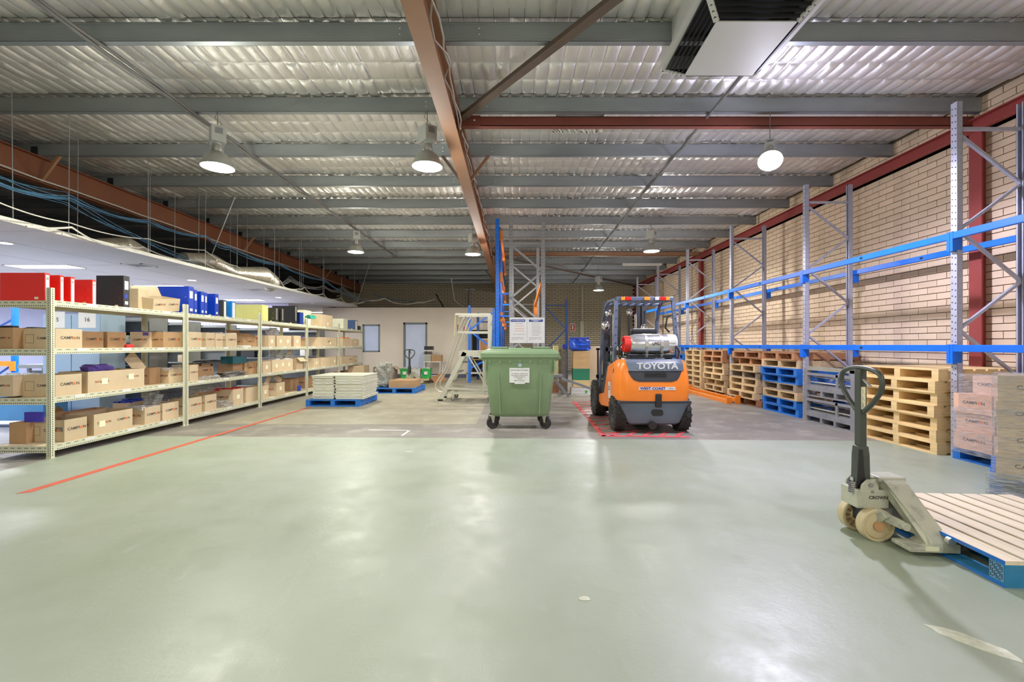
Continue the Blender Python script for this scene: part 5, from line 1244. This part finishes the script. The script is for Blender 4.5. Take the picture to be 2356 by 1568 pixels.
# table with trays, tubs, second truck
tb_ = thing('side_table', 'white metal table beside the pale blue door', 'table', (-3.42, 17.3, 0))
MB().box(0,.66,0,.6,.66,.69).build('table_top', m_white, tb_)
for x in (.01,.62):
    for y in (.01,.56): MB().box(x,x+.03,y,y+.03,0,.66).build('leg', m_white, tb_)
MB().box(.04,.62,.28,.31,.12,.15).build('stretcher', m_white, tb_)
t = thing('tray_rack', 'black and silver letter trays stacked on the white table', 'trays', (-3.40, 17.35, .691))
for k in range(7): MB().box(0,.26,0,.3,k*.055,k*.055+.04).build('tray', m_alu if k < 5 else m_black, t)
MB().box(.0,.32,.0,.3,.40,.43).build('tray', m_white, t); MB().box(.0,.32,.0,.3,.44,.58).build('tray', m_black, t)
carton('brown carton on the white table beside the trays', -2.74, 17.35, .691, .38, .35, .24, m=m_cardd, open_=False, logo='')
def tub(x, y, m, lab, h=.34, z=0):
    t = thing('tub', lab, 'tub', (x, y, z)); MB().loft([rrect(.14,.12,.03,0),rrect(.17,.15,.03,h)]).build('body', m, t, smooth=True); MB().loft([rrect(.185,.165,.03,h-.03),rrect(.185,.165,.03,h)]).build('rim', m, t, smooth=True)
    MB().box(-.06,.06,-.165,-.15,h*.4,h*.72).build('label_card', m_white, t)
    q = MB(); 
    for k in range(5): q.box(-.13+k*.055,-.10+k*.055,-.1,.1,h,h+.03+.02*(k%2))
    q.build('papers', m_white, t, kind='stuff')
m_tg = mat('tub_green', C(54,172,84), .4)
pallet('pallet', 'plain wood pallet under the green and grey tubs', (-4.05, 15.9, 0), m_pinep, W=1.1)
tub(-3.80, 16.05, m_tg, 'green tub to the far side of the small pallet truck', z=.148); tub(-3.42, 16.05, m_white, 'grey white tub between the two green tubs', z=.148); tub(-3.06, 16.05, m_tg, 'green tub nearest the table, white card on its front'.replace('nearest','next to'), z=.148)
truck((-3.45, 15.2, 0), math.radians(70), 'small distant pallet truck before the pale blue door', mat('nylon_orange', C(220,150,60), .5), False)
bp_ = MB(); bp_.bar((-2.78,15.9,.02),(-2.42,15.9,.24),.3,.02,(0,1,0)); tag(bp_.build('wood_board', m_woodbr), 'brown wood board leaning by the tubs', 'board')

# ------------------------------------------------------------ goods to the far side of the bin
t = thing('crate_stack_base', 'white slatted crate at the base of the tan and green boxes', 'crate', (1.55, 12.0, .0)); MB().box(0,.52,0,.5,0,.02).build('bottom', m_white, t)
for k in range(2):
    MB().box(0,.52,0,.02,.03+k*.08,.10+k*.08).build('slat', m_white, t); MB().box(0,.02,.02,.5,.03+k*.08,.10+k*.08).build('slat', m_white, t)
MB().box(.34,.40,-.002,0,.05,.12).build('print', m_tg, t)
yy_ = mat('box_yellow', C(228,206,146), .6, 0, .04); gg_ = mat('box_green', C(52,140,104), .5, 0, .04); tt_ = mat('box_tan', C(222,186,130), .6, 0, .05)
z = .20
for i, (m, h, nm) in enumerate(((yy_,.19,'pale yellow'),(gg_,.15,'lower green'),(gg_,.15,'upper green'),(tt_,.16,'lowest tan'),(tt_,.16,'middle tan'),(tt_,.15,'top tan'))):
    t = thing('storage_box', '%s box in the stack between the bin and forklift' % nm, 'box', (1.60, 12.02, z), R.uniform(-.02,.02)); MB().box(0,.42,0,.45,0,h-.01).build('body', m, t, bevel=.006, seg=1); MB().box(-.006,.426,-.006,.456,h-.025,h-.004).build('lid', m, t, bevel=.003, seg=1); z += h
blob('blue_bag', 'blue plastic bag slumped on top of the tan boxes', (1.79, 12.25, z), (.27,.25,.16), mat('bag_blue', C(40,88,205), .3, 0, .15, 6), 'bag', 41, 16, .6, rough=.18)
tag(MB().box(1.50,2.0,12.0,12.06,z+.30,z+.36).build('blue_strap', m_fb, bevel=.01), 'blue rolled strap lying over the blue bag', 'strap')
MBc = MB(); MBc.cyl((1.34,12.3,.02),(1.34,12.3,1.22),.11,16); tag(MBc.build('wrapped_roll', film('roll_film', C(170,160,140), .85, .3), smooth=True), 'tall grey wrapped roll with a blue cap beside the tan boxes', 'roll')
tag(MB().cyl((1.38,12.2,1.22),(1.38,12.2,1.34),.06,12).build('roll_cap', m_fb), 'blue cap on the tall wrapped roll', 'cap')
tag(MB().box(1.07,1.20,12.1,12.3,.36,1.30).build('foam_board', mat('foam', C(206,204,140), .6), bevel=.01), 'yellow green foam board upright behind the bin', 'board')
carton('reddish brown carton low behind the trestle', 1.5, 12.6, 0, .8, .5, .30, m=mat('card_red', C(150,104,80), .8), open_=False, logo='')
t = thing('trestle', 'grey folding trestle standing crooked behind the bin', 'trestle', (0,0,0))
for a, b_ in (((1.02,11.6,.50),(1.40,11.5,.02)),((1.14,11.6,.50),(1.95,11.5,.22)),((1.02,11.9,.50),(1.35,12.0,.02))): MB().bar(a, b_, .03, .06).build('leg', m_galv, t)
MB().box(.85,1.25,11.5,11.95,.50,.56).build('top_plate', m_galv, t)
xframe(17.0, 1.12, .92, 3.0, m_dblue, 'dark blue rack frame standing before the grey brick wall', [2.75,1.9,1.1,.3])
for i in range(5): pallet('pallet', 'wood pallet in the stack hidden behind the forklift mast, %s' % lv[i], (2.3, 13.5, i*PH), m_pinep) if i < 3 else None
for i, m in enumerate((yy_, tt_, m_fb, gg_, m_white)):
    t = thing('storage_box', '%s box stacked behind the forklift mast' % ['pale','tan','deep blue','green','white'][i], 'box', (2.45, 13.2, .0+i*.26+.0)); MB().box(0,.75,0,.25,0,.24).build('body', m, t, bevel=.008, seg=1); MB().box(-.01,.76,-.01,.26,.20,.235).build('lid', m, t)
carton('tan carton upright behind the blue bag', 2.45, 12.5, .0, .35, .5, 1.28, m=m_card, open_=False, logo='')

# ------------------------------------------------------------ back wall pipe, sign
pp = MB(); pp.cyl((3.56,YB-.08,2.5),(3.56,YB-.08,4.4),.055,12); pp.box(3.45,3.63,YB-.16,YB-.02,0,2.55); tag(pp.build('downpipe', mat('pipe', C(190,188,170), .6)), 'pale downpipe and duct cover on the grey brick wall', 'pipe')
pp = MB(); pp.cyl((-2.25,YB-.08,0),(-2.25,YB-.08,4.3),.05,10); pp.box(-2.5,-2.0,YB-.12,YB-.02,4.15,4.22); tag(pp.build('downpipe', m_galv), 'thin grey pipe on the dark brick above the partition wall', 'pipe')
t = thing('fire_sign', 'small red and white fire point sign on the grey brick wall', 'sign', (2.94, YB-.03, 2.02)); MB().box(0,.26,0,.008,0,.40).build('panel', m_white, t); MB().box(.02,.24,-.002,0,.03,.37).build('field', mat('sign_red', C(205,40,36), .5), t); MB().box(.10,.16,-.004,-.002,.10,.33).build('symbol', m_white, t)
tl = thing('light_batten', 'unlit white batten light under the far roof', 'light fitting', (4.2, 17.43, 4.375)); MB().box(0,1.5,0,.1,0,.074).build('body', m_white, tl); MB().box(.05,1.45,.02,.08,-.01,0).build('diffuser', m_label, tl)

# ------------------------------------------------------------ duct outlet
m_duct = mat('duct_white', C(206,206,204), .45, 0, .02, 2)
dk = thing('air_outlet', 'large white louvred air outlet hanging from the roof', 'air outlet', (0,0,0))
B0 = [(1.80,4.03),(2.52,4.03),(2.54,4.84),(1.82,4.84)]; T0 = [(1.62,3.84),(2.70,3.84),(2.72,5.03),(1.64,5.03)]; zb, zt = 4.18, 4.36
MB().add([(x,y,zb) for x,y in B0]+[(x,y,zb+.012) for x,y in B0], [(0,3,2,1),(4,5,6,7),(0,1,5,4),(1,2,6,5),(2,3,7,6),(3,0,4,7)]).build('bottom_plate', m_duct, dk, bevel=.003, seg=1)
q = MB(); V = [(x,y,zt) for x,y in T0]+[(x,y,4.75) for x,y in T0]; q.add(V, [(0,1,5,4),(1,2,6,5),(2,3,7,6),(3,0,4,7)]); 
for (a, b_) in zip(T0, T0[1:]+T0[:1]): q.bar((a[0],a[1],zt),(b_[0],b_[1],zt),.06,.05)
q.build('collar', m_duct, dk)
for i in range(4): MB().bar((B0[i][0],B0[i][1],zb+.005),(T0[i][0],T0[i][1],zt),.05,.02).build('corner_bar', m_duct, dk)
for s_, (i, j) in enumerate(((0,1),(1,2),(2,3),(3,0))):
    for k in range(1, 6):
        f = k/6; a = [B0[i][c]*(1-f)+T0[i][c]*f for c in (0,1)]; b_ = [B0[j][c]*(1-f)+T0[j][c]*f for c in (0,1)]; z = zb+(zt-zb)*f
        MB().bar((a[0],a[1],z),(b_[0],b_[1],z),.006,.03,(0,0,1)).build('louvre', m_black, dk)
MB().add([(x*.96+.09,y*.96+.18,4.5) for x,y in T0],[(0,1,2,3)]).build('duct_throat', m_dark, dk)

# ------------------------------------------------------------ partition wall at the back of the room
YP = 18.3
w_ = MB(); zt_ = 2.82
for (x0,x1,z0,z1) in ((-7.57,-6.03,0,zt_),(-6.03,-5.40,0,1.07),(-6.03,-5.40,2.12,zt_),(-5.40,-4.40,0,zt_),(-4.40,-3.48,2.2,zt_),(-3.48,-1.70,0,zt_),(-1.70,-.80,1.92,zt_)): w_.box(x0,x1,YP,YP+.1,z0,z1)
pw = struct('wall_partition', w_, m_beige)
m_fr_ = mat('frame_grey', C(118,128,132), .5, 0, .04)
q = MB(); 
for (x0,x1,z0,z1) in ((-6.06,-5.37,2.09,2.14),(-6.06,-5.37,1.04,1.09),(-6.06,-6.01,1.04,2.14),(-5.42,-5.37,1.04,2.14)): q.box(x0,x1,YP-.02,YP+.1,z0,z1)
wn = struct('window_1', q, m_fr_)
m_pane = mat('frosted_pane', C(206,218,246), .25, 0, .03, 2)
MB().box(-6.01,-5.42,YP+.03,YP+.04,1.09,2.09).build('pane', m_pane, wn)
q = MB(); q.box(-4.42,-4.35,YP-.02,YP+.1,0,2.22); q.box(-3.53,-3.46,YP-.02,YP+.1,0,2.22); q.box(-4.42,-3.46,YP-.02,YP+.1,2.15,2.22)
dr = struct('door_1', q, m_fr_); MB().box(-4.34,-3.54,YP+.02,YP+.05,.01,2.15).build('door_panel', m_pane, dr); MB().cyl((-3.62,YP-.03,1.0),(-3.62,YP+.02,1.0),.02,10).build('door_handle', m_chrome, dr)
q = MB(); 
for (x0,x1) in ((-7.57,-4.42),(-3.46,-1.70)): q.box(x0,x1,YP-.012,YP,0,.15)
struct('baseboard_partition', q, mat('skirting', C(88,92,116), .6))
MB().box(-1.72,-.78,YP+.9,YP+1.0,0,2.0).build('recess_shade', m_dark, pw)  # near-black sheet, the shade inside the opening put into its colour
bo = MB().box(-1.30,-.86,17.42,17.46,.901,1.56); t = tag(bo.build('pin_board', m_white), 'white framed cork board behind the blue frame', 'board'); MB().box(-1.27,-.89,17.41,17.42,1.12,1.53).build('cork', mat('cork', C(190,140,100), .8), t)
t = thing('work_bench', 'light metal bench between the ladder and partition opening', 'bench', (-1.75,17.0,0))
MB().box(0,.95,0,.5,.86,.90).build('top', m_white, t); MB().box(.1,.9,0,.5,.76,.79).build('shelf', m_woodbr, t); MB().box(0,.95,0,.5,.24,.28).build('shelf', m_white, t)
for x in (0,.05,.9): MB().box(x,x+.035,.0,.035,0,.88).build('leg', m_alu, t)
struct('wall_office', MB().box(-7.67,-7.57,YP,YB,0,2.84), m_beige)

# ------------------------------------------------------------ office ceiling, lights, duct, hangers
XE = -6.26
oc = struct('ceiling_office', MB().box(XL, XE, -2.0, YP, 2.845, 2.865).box(XL, -7.57, YP, YB, 2.845, 2.865), m_plaster)
q = MB(); q.box(XE-.002,XE+.003,-2,YP,2.842,2.90); q.box(XE-.03,XE,-2,YP,2.868,2.90); q.build('edge_trim', mat('edge', C(210,208,200), .5, .3, .2, 60), oc)
jm = MB()
for x in (-7.45,-8.65,-9.85): jm.box(x-.002,x+.002,-2,YP,2.843,2.846)
for y in (3.5,6.1,8.7,11.3,13.9,16.5): jm.box(XL,XE,y-.002,y+.002,2.843,2.846)
jm.build('panel_joint', mat('joint', C(168,164,162), .8), oc, kind='stuff')
m_pl = emis('panel_light', (.93,.96,1), 9)
for i, y in enumerate((5.6, 8.85, 11.8, 15.4, 21.3)):
    t = thing('panel_light', 'bright recessed panel light in the office ceiling, %s from the camera' % ordn[i], 'ceiling light', (-9.1, y, 2.835), group='recessed office lights'); MB().box(-.6,.6,-.18,.18,0,.006).build('diffuser', m_pl, t); q = MB(); q.box(-.62,.62,-.2,-.18,0,.012); q.box(-.62,.62,.18,.2,0,.012); q.box(-.62,-.6,-.2,.2,0,.012); q.box(.6,.62,-.2,.2,0,.012); q.build('frame', m_white, t)
    a = light('office_light', 'AREA', (-9.1, y, 2.80), 140 if y > 7 else 70, (.94,.94,1), shape='RECTANGLE', size=1.1, size_y=.5)
a = light('office_light', 'AREA', (-12.6, 8, 2.80), 200, (.85,.9,1), shape='RECTANGLE', size=1.1, size_y=.5); a = light('office_light', 'AREA', (-12.6, 15, 2.80), 200, (.85,.9,1), shape='RECTANGLE', size=1.1, size_y=.5)
m_dl = emis('down_light', (1,.9,.8), 12)
for i, (x, y) in enumerate(((-7.56,10.7),(-7.54,14.6),(-7.6,6.8))):
    t = thing('downlight', 'small round warm downlight near the office ceiling edge, %s' % ['above the blue files','farther along','by the camera'][i], 'ceiling light', (x, y, 2.838)); MB().lathe([(0,0),(.085,0)], n=20).build('lens', m_dl, t); MB().lathe([(.085,0),(.11,0),(.11,.006),(.085,.006)], n=20).build('rim', m_white, t)
    light('downlight_glow', 'SPOT', (x, y, 2.81), 40, (1,.88,.76), spot_size=2.2, spot_blend=.8, shadow_soft_size=.08)
for i, (x, y) in enumerate(((-7.15,8.7),(-7.15,12.6))):
    t = thing('ceiling_vent', 'square white air vent in the office ceiling, %s' % ['over the black file','over the yellow file'][i], 'vent', (x, y, 2.834)); q = MB(); q.box(-.2,.2,-.2,-.17,0,.01); q.box(-.2,.2,.17,.2,0,.01); q.box(-.2,-.17,-.2,.2,0,.01); q.box(.17,.2,-.2,.2,0,.01); q.build('frame', m_white, t)
    for k in range(4): MB().bar((-.17,-.12+k*.08,.004),(.17,-.12+k*.08,.004),.03,.003).build('slat', m_grey, t)
MB0 = MB(); MB0.cb(-7.3,16.6,2.83,.12,.12,.03); tag(MB0.build('smoke_detector', m_white), 'small detector on the office ceiling at the far end', 'detector')
# silver flexible duct
def duct(pts, r0, lab):
    P = poly(pts, 14); n = len(P); rr = [r0[min(len(r0)-1, int(i/(n-1)*(len(r0)-1)))]*(1-(i/(n-1)*(len(r0)-1)) % 1) + r0[min(len(r0)-1, int(i/(n-1)*(len(r0)-1))+1)]*((i/(n-1)*(len(r0)-1)) % 1) for i in range(n)]
    P2 = []; r2 = []
    for i in range(n-1):
        for k in range(3): P2.append(P[i].lerp(P[i+1], k/3)); r2.append(rr[i]*(1.0 if k == 0 else (.93 if k == 1 else .97)))
    return tag(MB().tube(P2, r2, 20).build('flexible_duct', mat('duct_foil', C(190,184,170), .3, .75, .15, 14, bump=.6, bscale=30), smooth=True), lab, 'duct')
duct([(-6.75,9.3,3.05),(-6.6,9.9,3.12),(-6.55,10.6,3.0),(-6.55,11.2,3.05),(-6.55,11.9,3.12),(-6.6,12.4,3.02),(-6.75,12.6,2.95)], [.16,.19,.15,.19,.24,.23,.17], 'silver flexible duct lying on the office ceiling edge')
duct([(-6.95,7.6,3.0),(-6.75,7.95,3.05),(-6.75,8.3,2.98)], [.10,.15,.12], 'short hump of flexible duct above the black file')
# hanger rods
for i, (px, d) in enumerate(((30,5.9),(158,6.3),(178,7.2),(341,7.9),(345,8.6),(402,9.2),(457,9.9),(472,9.1),(530,11.2),(545,10.5),(568,11.4),(607,12.3),(632,12.0),(643,13.4),(690,13.6),(694,14.2),(698,15.0),(743,15.2),(746,16.4),(786,16.9),(816,17.8))):
    x = WX(px, d); q = MB(); q.cyl((x,d,2.866),(x+R.uniform(-.02,.02),d,4.66),.0045 if i % 3 else .006,6)
    tag(q.build('hanger_rod', m_galv), 'thin steel hanger rod above the office ceiling edge, %s going away' % ordn[i], 'hanger rod', 'office ceiling hanger rods')
brc = MB().cyl((WX(820,17.6),17.6,2.87),(WX(850,17.6)+.05,17.5,4.46),.009,6); tag(brc.build('hanger_brace', m_galv), 'leaning steel hanger brace at the office ceiling corner', 'hanger rod')
brc = MB().cyl((WX(472,9.6),9.6,2.87),(WX(527,9.6)+.08,9.67,4.46),.008,6); tag(brc.build('hanger_brace', m_galv), 'leaning steel hanger brace above the blue files', 'hanger rod')
def sag(pts, dip=.12, n=10):
    out = []
    for a, b_ in zip(pts, pts[1:]):
        a = Vector(a); b_ = Vector(b_)
        for k in range(n): f = k/n; p = a.lerp(b_, f); p.z -= dip*4*f*(1-f); out.append(p)
    return out+[Vector(pts[-1])]
def scable(pts, r, m, lab, strands=1, dip=.12, spread=.04):
    b = MB()
    for s in range(strands):
        P = [Vector(p)+Vector((R.uniform(-spread,spread)*.5,0,R.uniform(-spread,spread)*.4)) for p in pts] if s else pts
        b.tube(sag(P, dip*(1+R.uniform(-.35,.5)*(s > 0))), r, 5)
    return tag(b.build('cable' if strands == 1 else 'cable_bundle', m, smooth=True), lab, 'cable')
def I(px, py, d): return (WX(px, d), d, WZ(py, d))
scable([I(-60,395,4.9),I(160,455,6.4),I(341,508,7.9),I(474,542,9.2),I(530,570,10.2),I(643,607,12.4),I(745,645,15.2),I(830,690,18)], .0045, m_cabb, 'bundle of pale blue cables tied along the hanger rods', 6, .07, .10)
scable([I(-60,380,4.9),I(158,456,6.4),I(300,540,7.6),I(460,610,9.2)], .004, m_cabb, 'loose pale blue cables sagging behind the first hangers', 4, .03, .22)
scable([I(-60,440,4.9),I(160,512,6.3),I(341,549,7.9),I(470,575,9.2),I(545,612,10.6),I(590,630,11.4)], .008, m_cabw, 'white cable draped above the office ceiling edge', 1, .05)
scable([I(60,520,5.6),I(165,523,6.3),I(235,560,6.9),(XE+.02,7.3,2.9),I(330,568,7.9),I(400,595,8.9),I(460,598,9.3),I(520,628,10.4),I(570,640,11.4)], .010, m_cabw, 'thick white cable resting on the office ceiling edge', 2, .02, .02)
scable([I(628,652,12.0),I(645,645,12.6),I(657,661,13.0),I(688,664,13.6),I(700,660,14),I(718,676,14.6),I(744,675,15.2),I(757,687,15.8),I(785,685,16.6),I(797,697,17.2),I(820,694,17.9)], .010, m_cabw, 'white cable looping along the far ceiling edge', 2, .03, .02)
scable([I(600,650,12.4),I(668,640,13.2),I(746,658,15.2),I(790,660,16.8),I(850,690,18.6)], .007, m_cabg, 'grey cables fanning behind the far hangers', 6, .12, .16)
scable([I(800,700,17.8),I(846,690,18.6),I(885,686,19),I(920,698,19.2),I(960,696,19.2),I(1000,688,19.2)], .018, m_cabw, 'pale cables sagging over the partition wall', 2, .05, .05)
scable([I(860,676,19.5),I(930,690,19.8),I(1000,692,20.1)], .014, m_cabb, 'blue cable drooping over the dark partition top', 1, .08)
scable([I(1003,676,19),I(1010,690,19),I(1020,706,18.6)], .03, m_black, 'black hose bending down onto the partition wall', 1, -.03)
scable([I(1038,640,19.4),I(1046,690,19.4),I(1066,705,19.2)], .010, m_cabw, 'white cable hanging from the roof to the partition top', 2, .03, .04)

# ------------------------------------------------------------ office furniture seen through the shelving
m_loc = mat('locker_blue', C(160,184,206), .6, 0, .03, 3)
def cabinet(label, x0, x1, y, dep, H, m, n=2, signs=()):
    t = thing('cabinet', label, 'cabinet', (x0, y, 0)); W = x1-x0
    MB().box(0,W,0,dep,0,H).build('body', m, t)
    for i in range(n): MB().box(W*i/n+.006,W*(i+1)/n-.006,-.018,0,.05,H-.02).build('door', m, t, bevel=.004, seg=1)
    for (s_, fx, z) in signs:
        MB().box(W*fx-.15,W*fx+.15,-.021,-.018,z-.14,z+.14).build('sign_card', m_white, t); decal(text_mesh(s_, .10, m_ink, .001), 'print', t, (W*fx,-.0225,z), '-Y')
    return t
cabinet('pale blue cabinet with number cards fifteen and sixteen behind the shelving', WX(100,7.9), WX(232,7.9), 7.9, .5, 1.86, m_loc, 2, (('15', .24, 1.755),('16', .78, 1.755)))
def gshelf(label, x0, x1, y, dep, H=1.9, m=None, items=True):
    m = m or m_grey; t = thing('grey_shelving', label, 'shelving', (x0, y, 0)); W = x1-x0
    MB().box(0,W,dep-.01,dep,0,H).build('back_panel', m, t)
    for x in (0, W-.02): MB().box(x,x+.02,0,dep,0,H).build('side_panel', m, t)
    for k in range(5): MB().box(.02,W-.02,0,dep-.01,.08+k*.42,.10+k*.42).build('shelf', m, t)
    return t
m_gs = mat('shelf_grey', C(134,138,138), .6, .1, .06)
gshelf('grey steel shelving with side panels behind the first cream unit', WX(236,8.6), WX(345,8.6), 8.6, .45, 1.86, m_gs)
gshelf('grey steel shelving bay behind the first joint', WX(350,10.0), WX(430,10.0), 10.0, .45, 1.84, m_gs)
gshelf('grey steel shelving bay behind the second cream unit', WX(436,11.6), WX(520,11.6), 11.6, .45, 1.84, m_gs)
gshelf('grey steel shelving bay behind the third cream unit', WX(530,13.6), WX(620,13.6), 13.6, .45, 1.84, m_gs)
gshelf('grey steel shelving bay near the partition wall corner', WX(625,15.8), WX(735,15.8), 15.8, .45, 1.84, m_gs)
for i, (px, d, z, w_, h, m, lab) in enumerate(((250,8.65,1.36,.28,.20,m_black,'dark file lying on grey shelving behind the first unit'),(275,8.65,1.36,.34,.14,m_label,'cream paper stack on grey shelving behind the first unit'),(312,8.65,1.36,.30,.07,m_white,'white papers on grey shelving beside the frame'),
      (375,10.05,1.36,.4,.10,m_white,'white papers on grey shelving behind the first joint'),(470,11.65,1.36,.3,.2,m_fb,'blue box on grey shelving behind the second unit'),(505,11.65,1.36,.35,.12,m_white,'pink white papers on grey shelving'),
      (420,10.05,.94,.22,.16,m_card,'small carton with green note on grey shelving'),(590,13.65,1.36,.5,.18,m_cardd,'brown carton on grey shelving, third bay'),(690,15.85,1.36,.35,.25,m_fb,'blue box on the far grey shelving'),(700,15.85,.94,.3,.3,m_white,'white box on the far grey shelving'),(570,13.65,.94,.4,.2,m_black,'black tray on grey shelving, third bay'))):
    t = MB().box(0,w_,0,.3,0,h).build('stored_box' if h > .12 else 'paper_stack', m, loc=(WX(px,d)-w_/2, d, z+.001-.0), bevel=.006, seg=1); tag(t, lab, 'box' if h > .12 else 'papers')
# blue and orange rack deep in the office
t = thing('office_rack', 'blue and orange rack deep in the office beyond the first shelving unit', 'rack', (WX(25,9.5), 9.5, 0))
for x in (0,-2.4): MB().box(x,x+.09,0,.07,0,2.3).build('post', m_blue, t)
for z in (1.48,.98): MB().box(-2.4,.09,-.03,0,z-.1,z).build('beam_bar', m_orange, t); MB().box(.0,.10,-.035,0,z-.2,z).build('connector', m_orange, t)
MB().bar((-1.2,.03,1.2),(0,.03,1.85),.03,.03).build('brace', m_dblue, t); MB().bar((-.9,.03,.3),(0,.03,.9),.03,.03).build('brace', m_dblue, t)
ot = thing('office_table', 'grey office table beyond the end post', 'table', (WX(40,9.0), 9.0, 0)); MB().box(0,.62,0,.7,.86,.93).build('table_top', m_gs, ot)
for x in (.08,.38): MB().box(x,x+.05,.1,.15,0,.86).build('leg', m_gs, ot)
MB().box(.05,.6,.2,.25,.2,.8).build('modesty_panel', m_gs, ot)
tag(MB().box(WX(-120,7.2),WX(100,7.2),7.2,7.6,.12,.55).build('storage_chest', mat('chest_blue', C(84,150,206), .4, 0, .03), bevel=.01), 'bright blue chest behind the lower shelves', 'chest')
tag(MB().box(-9.4,-9.36,12,12.04,0,2.84).build('support_column', m_red), 'thin red post standing in the office', 'post')
struct('wall_divider', MB().box(-13.0,-8.2,16.6,16.7,0,2.84), mat('divider', C(186,184,206), .7, 0, .03))
gr = MB()
for k in range(40): gr.box(-13+k*.12,-12.995+k*.12,16.595,16.6,.1,2.8)
gr.build('trim_5', mat('groove', C(150,148,170), .8))['kind'] = 'structure'
